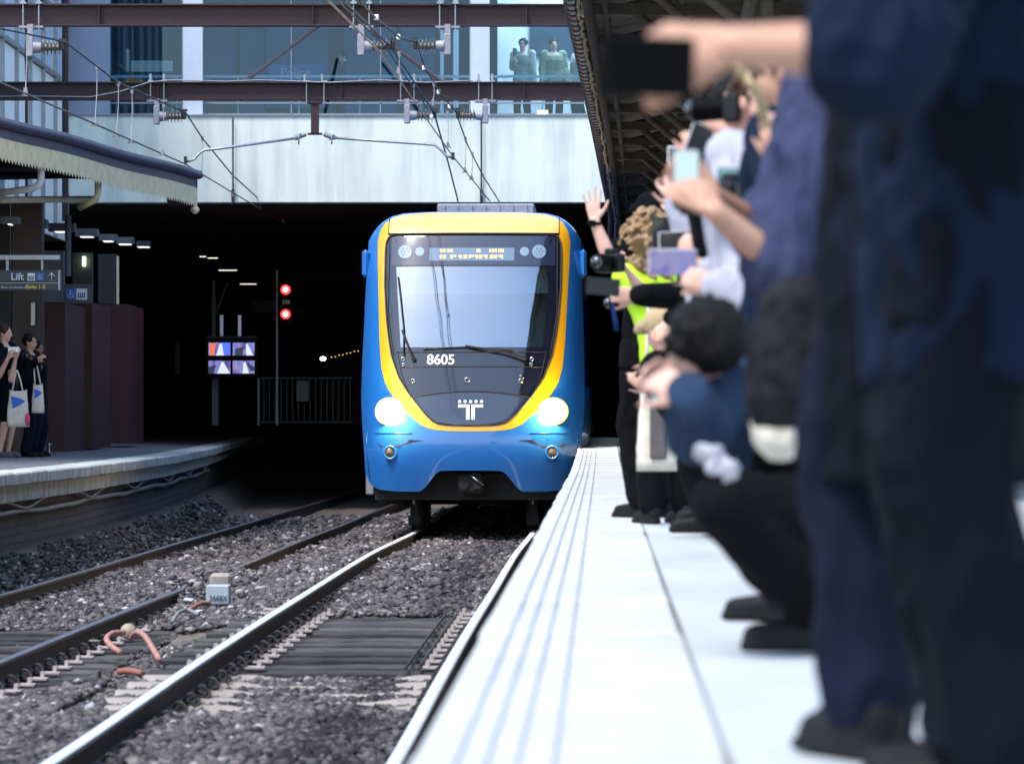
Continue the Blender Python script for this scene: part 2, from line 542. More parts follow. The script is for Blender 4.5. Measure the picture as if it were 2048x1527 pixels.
_nt = _tm.node_tree; _bs = _nt.nodes["Principled BSDF"]; _src = _bs.inputs["Base Color"].links[0].from_socket
_oi = _nt.nodes.new("ShaderNodeObjectInfo"); _mr = _nt.nodes.new("ShaderNodeMapRange"); _mr.inputs["To Min"].default_value = .45; _mr.inputs["To Max"].default_value = 1.7
_mx = _nt.nodes.new("ShaderNodeMix"); _mx.data_type = 'RGBA'; _mx.blend_type = 'MULTIPLY'; _mx.inputs["Factor"].default_value = 1.
_nt.links.new(_oi.outputs["Random"], _mr.inputs["Value"]); _nt.links.new(_src, _mx.inputs["A"]); _nt.links.new(_mr.outputs[0], _mx.inputs["B"]); _nt.links.new(_mx.outputs["Result"], _bs.inputs["Base Color"])
TIM = [sleeper_mesh(.23, 2.6, .15, True, s) for s in range(4)]
CON = [sleeper_mesh(.20, 2.5, .16, False, s) for s in range(2)]
cache = {}
def put_sleeper(tr, cx, zf, Y, kind, k, dx=0):
    lst = TIM if kind == 't' else CON
    key = (kind, k % len(lst))
    if key not in cache:
        o = lst[key[1]].build("sleeper", MATS["sleeper_timber" if kind == 't' else "sleeper_concrete"], None, fixn=True)
        cache[key] = o
    else:
        o = cache[key].copy(); COL.objects.link(o)
    o.parent = tr
    o.location = Vector((cx(Y) + dx, Y + random.uniform(-.04, .04), zf(Y) - .165 - (random.uniform(0, .022) if kind == "t" else 0))) - tr.location
    o.rotation_euler = (0, 0, -SLOPE + random.uniform(-.012, .012))
    return o

Y = 14.6; k = 0
SL1 = []
while Y < 52 and k < 64:
    put_sleeper(t1, c1, rail_z1, Y, 't' if 25.2 < Y < 32.3 else 'c', k, random.uniform(-.05, .05)); SL1.append(Y)
    Y += .62 if not 25.2 < Y < 32.3 else .58; k += 1
Y = 22.0; k = 0
SL2 = []
while Y < 58:
    put_sleeper(t2, c2, rail_z2, Y, 't' if 25.5 < Y < 34 else 'c', k, random.uniform(-.06, .06)); SL2.append(Y)
    Y += .62; k += 1

# spring clips and baseplates
def clip_mb():
    b = MB()
    b.torus((0, 0, -.01), (.25, 1, .1), .036, .010, 0, 2 * math.pi * .82, 12, 5)
    b.tube([(.03, .03, -.04), (.0, .06, -.03), (-.045, .05, -.02)], .010, 5)
    b.tube([(.045, -.01, .0), (.055, -.05, -.03), (.02, -.06, -.045)], .010, 5)
    return b
def plate_mb():
    b = MB(); b.box((0, 0, 0), (.13, .15, .012)); b.cone((.03, .0, .0), (.03, .0, .04), .018, seg=6, smooth=False); b.box((.03, 0, .042), (.028, .028, .018)); return b
clip0 = plate0 = None
nclip = 0
def clip_at(tr, cx, zf, Y, off, side, kk):
    global clip0
    if clip0 is None: o = clip0 = clip_mb().build("rail_clip", MATS["clip_steel"])
    else: o = clip0.copy(); COL.objects.link(o)
    o.parent = tr
    o.location = Vector((cx(Y) + off + side * .105 + kk(Y), Y, zf(Y) - .115)) - tr.location
    o.rotation_euler = (random.uniform(-.15, .15), 0, random.uniform(-.2, .2) + (math.pi if side < 0 else 0))
def plate_at(tr, cx, zf, Y, off, side, kk):
    global plate0
    if plate0 is None: o = plate0 = plate_mb().build("base_plate", MATS["pad_light"])
    else: o = plate0.copy(); COL.objects.link(o)
    o.parent = tr
    o.location = Vector((cx(Y) + off + side * .205 + kk(Y), Y, zf(Y) - .153)) - tr.location
    o.rotation_euler = (0, 0, random.uniform(-.06, .06) + (math.pi if side < 0 else 0))
for Y in SL1:
    if Y < 44: clip_at(t1, c1, rail_z1, Y, -.8, 1, kk1)
    if Y < 30: clip_at(t1, c1, rail_z1, Y, .8, -1, kk1)
    if 25.2 < Y < 32.5: plate_at(t1, c1, rail_z1, Y, -.8, -1, kk1); plate_at(t1, c1, rail_z1, Y, -.8, 1, kk1); plate_at(t1, c1, rail_z1, Y, .8, -1, kk1)
for Y in SL2:
    if Y < 48: clip_at(t2, c2, rail_z2, Y, .8, 1, kk2)
    if Y > 36: clip_at(t2, c2, rail_z2, Y, -.8, 1, kk2)
    if 25 < Y < 34.5: plate_at(t2, c2, rail_z2, Y, .8, 1, kk2)
# guard angle beside the right rail on the timber stretch
b = MB()
for q in range(2):
    b.tube([(c1(Y) + .42 + q * .09, Y, rail_z1(Y) - .14) for Y in np.arange(25.5, 32.1, .4)], .012, 5)
b.build("guard_strip", MATS["clip_steel"], t1)

# --- right platform: coping slabs, paving, wall
def plat_mat(name, c_base, cross, lines, rough=.55, xoff=0., crossw=.006):
    """paving colour with fine joints at fixed spacing along and across the edge"""
    m = mat(name, c_base, rough, bump=.08, bscale=90)
    nt = m.node_tree; b = nt.nodes["Principled BSDF"]
    tc = nt.nodes.new("ShaderNodeTexCoord"); sep = nt.nodes.new("ShaderNodeSeparateXYZ")
    nt.links.new(tc.outputs["Object"], sep.inputs[0])
    nz = nt.nodes.new("ShaderNodeTexNoise"); nz.inputs["Scale"].default_value = 1.3; nz.inputs["Detail"].default_value = 6
    mp = nt.nodes.new("ShaderNodeMapping"); mp.inputs["Scale"].default_value = (3, .7, 1)
    nt.links.new(tc.outputs["Object"], mp.inputs[0]); nt.links.new(mp.outputs[0], nz.inputs[0])
    cr = nt.nodes.new("ShaderNodeValToRGB")
    cr.color_ramp.elements[0].position = .3; cr.color_ramp.elements[1].position = .7
    cr.color_ramp.elements[0].color = (*[c * .90 for c in c_base], 1); cr.color_ramp.elements[1].color = (*[min(1, c * 1.05) for c in c_base], 1)
    nt.links.new(nz.outputs[0], cr.inputs[0])
    def line_mask(sock, period, width, offset, wob):
        a = nt.nodes.new("ShaderNodeMath"); a.operation = 'ADD'; a.inputs[1].default_value = offset
        nt.links.new(sock, a.inputs[0])
        src = a.outputs[0]
        if wob:
            nw = nt.nodes.new("ShaderNodeTexNoise"); nw.inputs["Scale"].default_value = 1.6
            nt.links.new(tc.outputs["Object"], nw.inputs[0])
            mm = nt.nodes.new("ShaderNodeMath"); mm.operation = 'MULTIPLY_ADD'; mm.inputs[1].default_value = wob; nt.links.new(nw.outputs[0], mm.inputs[0]); nt.links.new(src, mm.inputs[2]); src = mm.outputs[0]
        md = nt.nodes.new("ShaderNodeMath"); md.operation = 'PINGPONG'; md.inputs[1].default_value = period / 2
        nt.links.new(src, md.inputs[0])
        lt = nt.nodes.new("ShaderNodeMath"); lt.operation = 'LESS_THAN'; lt.inputs[1].default_value = width / 2
        nt.links.new(md.outputs[0], lt.inputs[0])
        return lt.outputs[0]
    last = cr.outputs[0]
    masks = []
    if cross: masks.append((line_mask(sep.outputs["Y"], cross, crossw * 3, 0, 0), .80))
    for per, wd, of in lines: masks.append((line_mask(sep.outputs["X"], per, wd, of, 0), .62))
    for mk, dk in masks:
        mx = nt.nodes.new("ShaderNodeMix"); mx.data_type = 'RGBA'
        mx.inputs["B"].default_value = (*[c * dk for c in c_base], 1)
        nt.links.new(mk, mx.inputs["Factor"]); nt.links.new(last, mx.inputs["A"]); last = mx.outputs["Result"]
    nt.links.new(last, b.inputs["Base Color"])
    return m
plat_mat("coping", (.50, .51, .50), .9, [])
plat_mat("paving", (.46, .485, .50), .6, [(.45, .008, .0)])
mat("groove", (.22, .23, .27), .9)
mat("plat_wall", (.10, .10, .10), .9, var=.3, vscale=4, bump=.3)

rp = thing("platform", "long pale paved platform on the right with grooved coping edge", "platform", (TX(0, 0), 0, 0), rz=-math.atan(.0235))
L0, L1 = -6, 60
pz = lambda Y: float(np.interp(Y, [0, 38, 44, 50, 56, 61], [0, 0, .04, .115, .19, .22]))
b = MB()
# coping: slabs 0.9 m long with small gaps, overhanging the wall
Y = L0; r = random.Random(3)
while Y < L1:
    dz = r.uniform(-.002, .002)
    b.box((.27 + r.uniform(-.004, .004), Y + .448, PLAT_Z - .06 + dz + pz(Y + .45)), (.54, .886, .12), bev=.014)
    Y += .9
b.build("coping", MATS["coping"], rp, world=False)
b = MB(); yy = list(np.arange(L0, L1 + .6, 1.)); b.grid([[Vector((x, Y, PLAT_Z - .002 + pz(Y))) for x in (.542, 3., 9.5)] for Y in yy]); b.build("paving", MATS["paving"], rp, world=False)
b = MB(); b.box((.18 + 4.5, (L0 + L1) / 2, (PLAT_Z - .13 - .9) / 2), (9, L1 - L0 - .1, PLAT_Z - .13 + .9)); b.build("platform_wall", MATS["plat_wall"], rp, world=False)
for q, lx in enumerate((.085, .135, .185, .245)):
    b = MB()
    A = []; B = []
    for Y in np.arange(L0, L1, .225):
        w = .0034
        jx = lx + .0025 * math.sin(Y * 7 + q) * (1 if int(Y / .45) % 2 else -.4)
        A.append(Vector((jx - w, Y, PLAT_Z + .0045 + pz(Y)))); B.append(Vector((jx + w, Y, PLAT_Z + .0045 + pz(Y))))
    b.strip(B, A)
    b.build("groove_line", MATS["groove"], rp, world=False)
b = MB()
b.strip([Vector((.538, Y, PLAT_Z + .0015 + pz(Y))) for Y in yy], [Vector((.543, Y, PLAT_Z + .0015 + pz(Y))) for Y in yy])
b.build("joint_strip", mat("joint_mortar", (.38, .39, .40), .9), rp, world=False)

# --- left platform
mat("coping_old", (.46, .48, .47), .8, var=.3, vscale=3, bump=.3, bscale=30, stretch=(1, 2.5, .8), var_col=(.20, .22, .20))
mat("asphalt", (.12, .125, .14), .85, var=.25, vscale=2, bump=.15, bscale=120)
def brick_mat(name, c1_, c2_, mort, sc=4.):
    m = mat(name, c1_, .9)
    nt = m.node_tree; bs = nt.nodes["Principled BSDF"]
    tc = nt.nodes.new("ShaderNodeTexCoord"); sep = nt.nodes.new("ShaderNodeSeparateXYZ"); cb = nt.nodes.new("ShaderNodeCombineXYZ")
    nt.links.new(tc.outputs["Object"], sep.inputs[0])
    ad = nt.nodes.new("ShaderNodeMath"); nt.links.new(sep.outputs[0], ad.inputs[0]); nt.links.new(sep.outputs[1], ad.inputs[1])
    nt.links.new(ad.outputs[0], cb.inputs[0]); nt.links.new(sep.outputs[2], cb.inputs[1])
    br = nt.nodes.new("ShaderNodeTexBrick"); br.inputs["Scale"].default_value = sc
    br.inputs["Color1"].default_value = (*c1_, 1); br.inputs["Color2"].default_value = (*c2_, 1); br.inputs["Mortar"].default_value = (*mort, 1)
    br.inputs["Mortar Size"].default_value = .02
    nt.links.new(cb.outputs[0], br.inputs[0]); nt.links.new(br.outputs[0], bs.inputs["Base Color"])
    bp = nt.nodes.new("ShaderNodeBump"); bp.inputs["Strength"].default_value = .6; bp.inputs["Distance"].default_value = .01; bp.invert = True
    nt.links.new(br.outputs["Fac"], bp.inputs["Height"]); nt.links.new(bp.outputs[0], bs.inputs["Normal"])
    return m
brick_mat("bluestone", (.09, .088, .095), (.06, .06, .07), (.035, .035, .04), 2.6)
lp = thing("platform", "curved platform on the left with weathered stone coping and bluestone wall", "platform", (-5.3, 45, 0))
YL = list(np.arange(-10, 75, .5)) + list(np.arange(75, 190, 3.))
ZL = 1.0
def ring(dx, z): return [Vector((edge_left(Y) + dx, Y, z)) for Y in YL]
b = MB(); top0, top1 = ring(-.5, ZL + .002), ring(-10.5, ZL + .05)
mid = ring(-1.6, ZL + .035)
b.strip(top0, mid); b.strip(mid, top1)
b.build("paving", MATS["asphalt"], lp, fixn=True)
b = MB(); r = random.Random(8)
Y = 20.
while Y < 110:
    x0, x1 = edge_left(Y), edge_left(Y + .598)
    ang = math.atan2(-(x1 - x0), .6)
    dx = r.uniform(-.008, .008)
    b.box(((x0 + x1) / 2 - .25 + dx, Y + .3, ZL - .065 + r.uniform(-.003, .003)), (.5, .592, .14), rz=ang, bev=.018)
    Y += .6
b.build("coping", MATS["coping_old"], lp)
b = MB()
b.strip(ring(-.12, ZL - .12), ring(-.12, ZL - .32)); b.strip(ring(-.12, ZL - .32), ring(-.25, ZL - .33)); 
b.build("ledge_beam", MATS["coping_old"], lp, fixn=True)
b = MB(); b.strip(ring(-.26, ZL - .30), ring(-.26, -.6)); b.build("platform_wall", MATS["bluestone"], lp, fixn=True)
mat("cable_grey", (.20, .21, .22), .6, var=.2)
mat("cable_black", (.02, .02, .022), .6)
def cable(name, label, zf, dx, r_, m, y0=24, y1=75, cat="cable"):
    pts = [(edge_left(Y) + dx, Y, zf(Y)) for Y in np.arange(y0, y1, .25)]
    b = MB(); b.tube(pts, r_, 7)
    return b.build(name, m, None, label=label, cat=cat)
cable("cable_duct", "thick grey cable duct running along the bluestone wall of the left platform", lambda Y: .55 + .012 * math.sin(Y * .8) + (.006 * math.sin(Y * 2.1)), -.19, .030, MATS["cable_grey"], cat="duct")
cable("wall_cable", "thin dark cable sagging under the left platform's coping", lambda Y: .69 - .09 * abs(math.sin(Y * .55)) ** 6 + .01 * math.sin(Y), -.15, .014, MATS["cable_grey"])
# ================================================================= the train
mat("paint_blue", (.018, .16, .50), .28, var=.04, vscale=1.2, coat=.8)
mat("paint_navy", (.010, .030, .16), .22, coat=.9)
mat("paint_orange", (.88, .40, .008), .3, coat=.7)
mat("paint_orange_skylit", (.88, .52, .14), .32, coat=.6, var=.05, vscale=2)  # same orange paint, lightened for sky light on the upward slope
mat("mask_black", (.008, .011, .022), .07, spec=.6, coat=1.)
mat("mask_navy", (.020, .030, .060), .12, spec=.6, coat=1.)
mat("mask_rim", (.010, .010, .014), .12, coat=1.)
mat("lens_pale", (.22, .30, .38), .15, coat=1.)
mat("display_panel", (.13, .20, .27), .12, coat=1.)
mat("amber_led", (.9, .3, .05), .5, emit=(1., .38, .10), estr=1.6)
mat("headlamp_bloom", (1, .9, .7), .3, emit=(1., .78, .34), estr=1.15)  # warm bloom round the lamp, given as a glowing surface
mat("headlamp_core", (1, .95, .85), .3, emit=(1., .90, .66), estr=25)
mat("lamp_bloom_rim", (1, .7, .3), .3, emit=(1., .60, .13), estr=.75)  # amber fringe of the headlight glare, given as a glowing surface
mat("fog_lens", (.16, .11, .05), .08, coat=1., metal=.3)
mat("chrome", (.5, .5, .5), .2, metal=1.)
mat("rubber", (.012, .012, .013), .6)
mat("underframe", (.018, .017, .017), .8)
mat("cab_wall", (.35, .46, .52), .8, var=.1)
mat("blind", (.55, .66, .70), .8)
glass("windscreen_glass", (.62, .78, .86), .36, (.80, .88, .96), .035)

TL = Vector((-.545, 50.6, .05))
tr = thing("commuter_train", "blue and orange suburban train with lit headlights coming out from under the bridge, number 8605", "train", TL, rz=-math.atan(SLOPE))

dz = [.5, .8, 1.05, 1.3, 1.6, 2.0, 2.5, 3.0, 3.5, 4.0, 4.12, 4.22, 4.30, 4.33]
dd = [.16, .06, .0, .0, .05, .17, .34, .53, .74, .97, 1.06, 1.20, 1.45, 1.75]
def back(x, z):
    d = float(np.interp(z, dz, dd))
    a = abs(x)
    return d + .10 * (a / 1.2) ** 2 + .55 * (a / 1.48) ** 7
_dzs = np.linspace(.4, 4.4, 161)
_sm = np.convolve(np.pad(np.interp(_dzs, dz, dd), 4, mode='edge'), np.ones(9) / 9, 'valid')
def back(x, z):
    a = abs(x)
    return float(np.interp(z, _dzs, _sm)) + .10 * (a / 1.2) ** 2 + .55 * (a / 1.48) ** 7
def F(x, z, off=0.): return Vector((x, back(x, z) - off, z))

C3 = [(0, 4.33), (.6, 4.33), (.97, 4.31), (1.13, 4.265), (1.24, 4.19), (1.33, 4.10), (1.40, 4.0), (1.44, 3.93), (1.455, 3.6), (1.47, 3.0), (1.49, 2.4), (1.50, 1.8), (1.475, 1.45), (1.445, 1.1), (1.43, .82), (1.37, .66), (1.25, .585), (1.0, .56), (.68, .56), (.62, .60), (.46, .80), (.40, .835), (.2, .84), (0, .84)]
C2 = [(0, 4.32), (.6, 4.32), (.95, 4.295), (1.10, 4.25), (1.20, 4.17), (1.27, 4.06), (1.30, 3.9), (1.29, 3.6), (1.275, 3.3), (1.255, 2.9), (1.235, 2.5), (1.205, 2.2), (1.15, 2.0), (1.05, 1.83), (.87, 1.62), (.67, 1.45), (.56, 1.395), (.45, 1.372), (.3, 1.36), (0, 1.355)]
C1 = [(0, 4.0), (.9, 4.0), (1.08, 3.995), (1.145, 3.96), (1.175, 3.89), (1.185, 3.75), (1.18, 3.3), (1.15, 2.9), (1.12, 2.66), (1.07, 2.37), (.96, 2.07), (.83, 1.86), (.72, 1.72), (.62, 1.60), (.50, 1.49), (.42, 1.455), (.3, 1.44), (0, 1.435)]
def resample(c, n):
    c = np.array(c, float); d = np.r_[0, np.cumsum(np.hypot(*np.diff(c, axis=0).T))]
    t = np.linspace(0, d[-1], n)
    return np.stack([np.interp(t, d, c[:, 0]), np.interp(t, d, c[:, 1])], 1)
def key_resample(c, keys, ns):
    """resample between matching key indices so that corresponding corners line up"""
    out = []
    for a, b_, n in zip(keys[:-1], keys[1:], ns):
        seg = resample(c[a:b_ + 1], n + 1)
        out.append(seg[:-1])
    out.append(np.array([c[keys[-1]]], float))
    return np.concatenate(out)
NS = [10, 8, 30, 22, 14]
K1 = [0, 2, 5, 9, 14, 17]
K2 = [0, 2, 6, 11, 15, 19]
K3 = [0, 2, 7, 11, 17, 23]
r1, r2, r3 = key_resample(C1, K1, NS), key_resample(C2, K2, NS), key_resample(C3, K3, NS)
N = len(r1)
def loftgrid(a, b_, m, off=0.):
    """half-ring between outlines a and b, m steps; returns rows"""
    return [[(a[i] * (1 - j / m) + b_[i] * j / m) for i in range(N)] for j in range(m + 1)]

body, band, cap = MB(), MB(), MB()
for sg in (1, -1):
    rows = loftgrid(r1, r2, 5)
    for j in range(5):
        for i in range(N - 1):
            q = [rows[j][i], rows[j][i + 1], rows[j + 1][i + 1], rows[j + 1][i]]
            mz = sum(p[1] for p in q) / 4; mx_ = sum(p[0] for p in q) / 4
            dst = cap if (mz > 3.985 and i < 16 and mx_ < 1.145) else band
            dst.add([F(sg * p[0], p[1], .004) for p in q], [(0, 1, 2, 3) if sg > 0 else (3, 2, 1, 0)], True)
    rows = loftgrid(r2, r3, 8)
    for j in range(8):
        for i in range(N - 1):
            q = [rows[j][i], rows[j][i + 1], rows[j + 1][i + 1], rows[j + 1][i]]
            body.add([F(sg * p[0], p[1]) for p in q], [(0, 1, 2, 3) if sg > 0 else (3, 2, 1, 0)], True)

def weld(o, d=.0008):
    bm = bmesh.new(); bm.from_mesh(o.data); bmesh.ops.remove_doubles(bm, verts=bm.verts, dist=d)
    bmesh.ops.recalc_face_normals(bm, faces=bm.faces); bm.to_mesh(o.data); bm.free()
    return o

# hull behind the nose
C4 = [(0, 4.36), (.6, 4.36), (.97, 4.34), (1.13, 4.31), (1.24, 4.25), (1.35, 4.15), (1.43, 4.03), (1.48, 3.9), (1.54, 3.5), (1.56, 3.0), (1.57, 2.4), (1.575, 1.8), (1.57, 1.45), (1.55, 1.2), (1.52, .95), (1.48, .90), (1.40, .88), (1.0, .88), (.68, .88), (.62, .88), (.46, .88), (.40, .88), (.2, .88), (0, .88)]
r4 = key_resample(C4, K3, NS)
hull, navy = MB(), MB()
for sg in (1, -1):
    for i in range(N - 1):
        secs = []
        for j in range(7):
            t = j / 6; te = t
            pts = []
            for k in (i, i + 1):
                a = F(sg * r3[k][0], r3[k][1]); b_ = Vector((sg * r4[k][0], 2.9, r4[k][1]))
                w = 1 - (1 - te) ** 1.8
                pts.append(Vector((a.x * (1 - w) + b_.x * w, a.y * (1 - te) + b_.y * te, a.z * (1 - w) + b_.z * w)))
            secs.append(pts)
        p2 = [Vector((sg * r4[k][0], 23.5, r4[k][1])) for k in (i, i + 1)]
        secs.append(p2)
        for j in range(len(secs) - 1):
            q = [secs[j][0], secs[j][1], secs[j + 1][1], secs[j + 1][0]]
            z = r3[i][1]
            fl = (0, 1, 2, 3) if sg > 0 else (3, 2, 1, 0)
            isnavy = 1.95 < z < 3.55 and r3[i][0] > 1.2 and j >= 0
            (navy if isnavy else hull).add(q, [fl], True)
hb = weld(body.build("front_shell", MATS["paint_blue"], tr, world=False))
weld(hull.build("body", MATS["paint_blue"], tr, world=False))
weld(navy.build("side_glazing", MATS["paint_navy"], tr, world=False))
weld(band.build("orange_band", MATS["paint_orange"], tr, world=False))
weld(cap.build("roof_cap", MATS["paint_orange_skylit"], tr, world=False))

# black mask with the windscreen opening
def halfw(z):
    c = np.array(C1[2:]); return float(np.interp(z, c[::-1, 1], c[::-1, 0]))
WZ0, WZ1 = 2.47, 3.555
zs = sorted(set([round(z, 4) for z in np.linspace(1.437, 3.998, 44)] + [WZ0, WZ1]))
def ww(z): return .945 + (z - WZ0) / (WZ1 - WZ0) * .085     # half width of the clear glass
mask, low, pane = MB(), MB(), MB()
arch = lambda x: 1.885 - .10 * (x / .85) ** 2
for a, b_ in zip(zs[:-1], zs[1:]):
    mid = (a + b_) / 2
    inside = WZ0 < mid < WZ1
    def cols(z):
        h = halfw(z); w = min(ww(min(max(z, WZ0), WZ1)), h * .92)
        return [-h, -(h + w) / 2] + [-w + 2 * w * k / 16 for k in range(17)] + [(h + w) / 2, h]
    ca, cb = cols(a), cols(b_)
    for k in range(len(ca) - 1):
        q = [(ca[k], a), (ca[k + 1], a), (cb[k + 1], b_), (cb[k], b_)]
        isp = inside and 2 <= k < 18
        dst = pane if isp else mask
        if isp: dst.add([F(x, z, .002) for x, z in q], [(0, 1, 2, 3)], True)
        else: dst.add([F(x, z) for x, z in q], [(0, 1, 2, 3)], True)
# navy-grey lower panel carrying the emblem, under the arched seam
n = 24
for k in range(n):
    for j in range(8):
        def pt(kk, jj):
            x = -1 + 2 * kk / n
            # x runs along the arch, which ends where it meets the band
            xa = x * .80
            zt = arch(xa)
            t = jj / 8
            z = zt * (1 - t) + 1.437 * t
            h = halfw(z) * 1.0
            return F(x * (h * .999), z, .003)
        low.add([pt(k, j), pt(k, j + 1), pt(k + 1, j + 1), pt(k + 1, j)], [(0, 1, 2, 3)], True)
weld(mask.build("front_mask", MATS["mask_black"], tr, world=False))
weld(low.build("nose_panel", MATS["mask_navy"], tr, world=False))
ws = weld(pane.build("windscreen", MATS["windscreen_glass"], tr, world=False))
# upper panel above the windscreen reads a touch lighter than the mask
up = MB()
zz = [3.575, 3.65, 3.75, 3.85, 3.965]
up.grid([[F(-1.10 + 2.20 * k / 20 * 1.0, z, .003) for k in range(21)] for z in zz])
up.build("upper_panel", MATS["mask_navy"], tr, world=False, fixn=True)
# rim round the mask
b = MB()
loop = [F(x, z, .008) for x, z in r1] + [F(-x, z, .008) for x, z in r1[::-1][1:-1]]
b.tube(loop, .012, 6, closed=True)
b.build("mask_seal", MATS["rubber"], tr, world=False)
b = MB(); b.tube([F(x, arch(x), .008) for x in np.linspace(-.82, .82, 30)], .009, 5); 
b.tube([F(-.99, 2.42, .006), F(-.93, 2.12, .006), F(-.80, 1.80, .006)], .006, 5); b.tube([F(.99, 2.42, .006), F(.93, 2.12, .006), F(.80, 1.80, .006)], .006, 5)
b.tube([F(x, 2.20 + .015 * math.cos(x * 1.5), .006) for x in np.linspace(-.95, .95, 24)], .006, 5)
b.tube([F(x, 2.405, .006) for x in np.linspace(-1.0, 1.0, 24)], .006, 5)
b.tube([F(x, 4.005, .012) for x in np.linspace(-1.14, 1.14, 24)], .016, 5)
for sg in (-1, 1):
    b.tube([F(sg * 1.150, z, .008) for z in np.linspace(4.0, 4.25, 8)], .006, 5)
    b.tube([F(sg * (1.13 - max(0, 2.9 - z) * .17), z, .006) for z in np.linspace(3.95, 2.35, 14)], .006, 5)
b.build("panel_seams", MATS["rubber"], tr, world=False)

def disc_on(b, x, z, r_, off, m=1.0, seg=22):
    ring_ = [F(x + r_ * math.cos(2 * math.pi * k / seg), z + r_ * m * math.sin(2 * math.pi * k / seg), off) for k in range(seg)]
    b.add([F(x, z, off)] + ring_, [(0, 1 + k, 1 + (k + 1) % seg) for k in range(seg)])
def patch_on(x0, x1, z0, z1, off, nx=16, nz=3):
    b = MB(); b.grid([[F(x0 + (x1 - x0) * k / nx, z0 + (z1 - z0) * j / nz, off) for k in range(nx + 1)] for j in range(nz + 1)], True); return b
for x, r_ in ((-.915, .092), (-.715, .062), (.69, .062), (.885, .092)):
    b = MB(); disc_on(b, x, 3.763, r_, .007)
    o = b.build("marker_lamp", MATS["lens_pale"], tr, world=False, fixn=True)
    if r_ > .08:
        b = MB()
        for k in range(7):
            a = k * 2 * math.pi / 6
            rr = 0 if k == 6 else .048
            disc_on(b, x + rr * math.cos(a), 3.763 + rr * math.sin(a), .015, .010, seg=8)
        b.build("lamp_lens", MATS["display_panel"], o, world=False, fixn=True)
o = patch_on(-.585, .555, 3.635, 3.812, .007).build("destination_display", MATS["display_panel"], tr, world=False, fixn=True)
# half-scanned LED lettering, as broken up as in the photograph
b = MB(); rr = random.Random(4)
glyphs = {'N': ["1.1", "1.1", "111", "1.1", "1.1"]}
def dots(xs, z, w=.011, h=.014):
    for x in xs: 
        for q in range(1): b.add([F(x, z, .010), F(x + w, z, .010), F(x + w, z + h, .010), F(x, z + h, .010)], [(0, 1, 2, 3)])
topx = [-.44, -.425, -.40, -.385, -.345, -.33, -.30, -.285, .05, .065, .085, .22, .25, .265, .29, .305, .34, .365, .38, .40]
botx = [-.44, -.425, -.395, -.38, -.30, -.285, -.255, -.24, -.19, -.175, -.16, -.12, -.105, -.09, -.05, -.035, -.02, .0, .03, .045, .06, .09, .105, .12, .15, .165, .18, .23, .245, .26, .29, .31, .345, .36, .375, .39]
dots(topx, 3.772, .012, .020); dots([x + .004 for x in topx], 3.752, .010, .014)
dots(botx, 3.690, .013, .020); dots([x for x in botx if rr.random() < .75], 3.668, .013, .014)
b.build("led_text", MATS["amber_led"], o, world=False, fixn=True)

# cab behind the glass: back wall, roller blind, desk, driver
b = MB(); b.box((0, 2.35, 3.05), (2.3, .04, 1.6)); b.box((0, 1.75, 2.28), (2.2, 1.3, .04)); b.build("cab_wall", MATS["cab_wall"], tr, world=False)
b = MB(); b.box((0, 1.12, 3.42), (2.0, .02, .42)); b.box((0, 1.11, 3.22), (2.02, .03, .025)); b.build("sun_blind", MATS["blind"], tr, world=False)
b = MB(); b.box((0, .98, 2.42), (1.9, .5, .10), bev=.03); b.box((-.55, 1.0, 2.52), (.3, .12, .14)); b.box((.4, 1.0, 2.52), (.26, .12, .12)); b.build("driver_desk", MATS["dark"], tr, world=False)

# wipers
def wiper(pts, bl, parent):
    b = MB(); b.tube([F(x, z, o_) for x, z, o_ in pts], [.022] + [.013] * (len(pts) - 1), 6); b.cone(F(pts[0][0], pts[0][1], .0), F(pts[0][0], pts[0][1], .06), .03, seg=10)
    o = b.build("wiper_arm", MATS["rubber"], parent, world=False)
    b = MB(); b.tube([F(x, z, .025) for x, z in bl], .010, 5); b.build("wiper_blade", MATS["rubber"], o, world=False)
wiper([(-.77, 2.32, .05), (-.86, 2.52, .05), (-.93, 2.70, .045)], [(-.90, 2.35), (-.905, 2.7), (-.955, 3.1), (-1.0, 3.42)], tr)
wiper([(.70, 2.32, .05), (.45, 2.40, .06), (.18, 2.45, .06), (-.08, 2.49, .05)], [(-.64, 2.445), (-.3, 2.465), (.0, 2.475), (.55, 2.42)], tr)
# bolts, nozzle, camera domes on the lower mask
b = MB()
for x, z, r_ in ((-.91, 2.31, .022), (-.905, 2.235, .018), (.80, 2.31, .022), (.79, 2.24, .018), (-.77, 2.02, .026), (-.05, 2.03, .034), (.655, 2.02, .026)):
    p = F(x, z, .0); b.torus(p + Vector((0, -.012, .003)), (0, -1, .25), r_, .007, seg=12, tseg=5)
b.build("wash_nozzles", MATS["chrome"], tr, world=False)
b = MB(); b.ell(F(.665, 2.075, .01), (.05, .03, .035)); b.build("camera_dome", MATS["gloss_black"], tr, world=False)

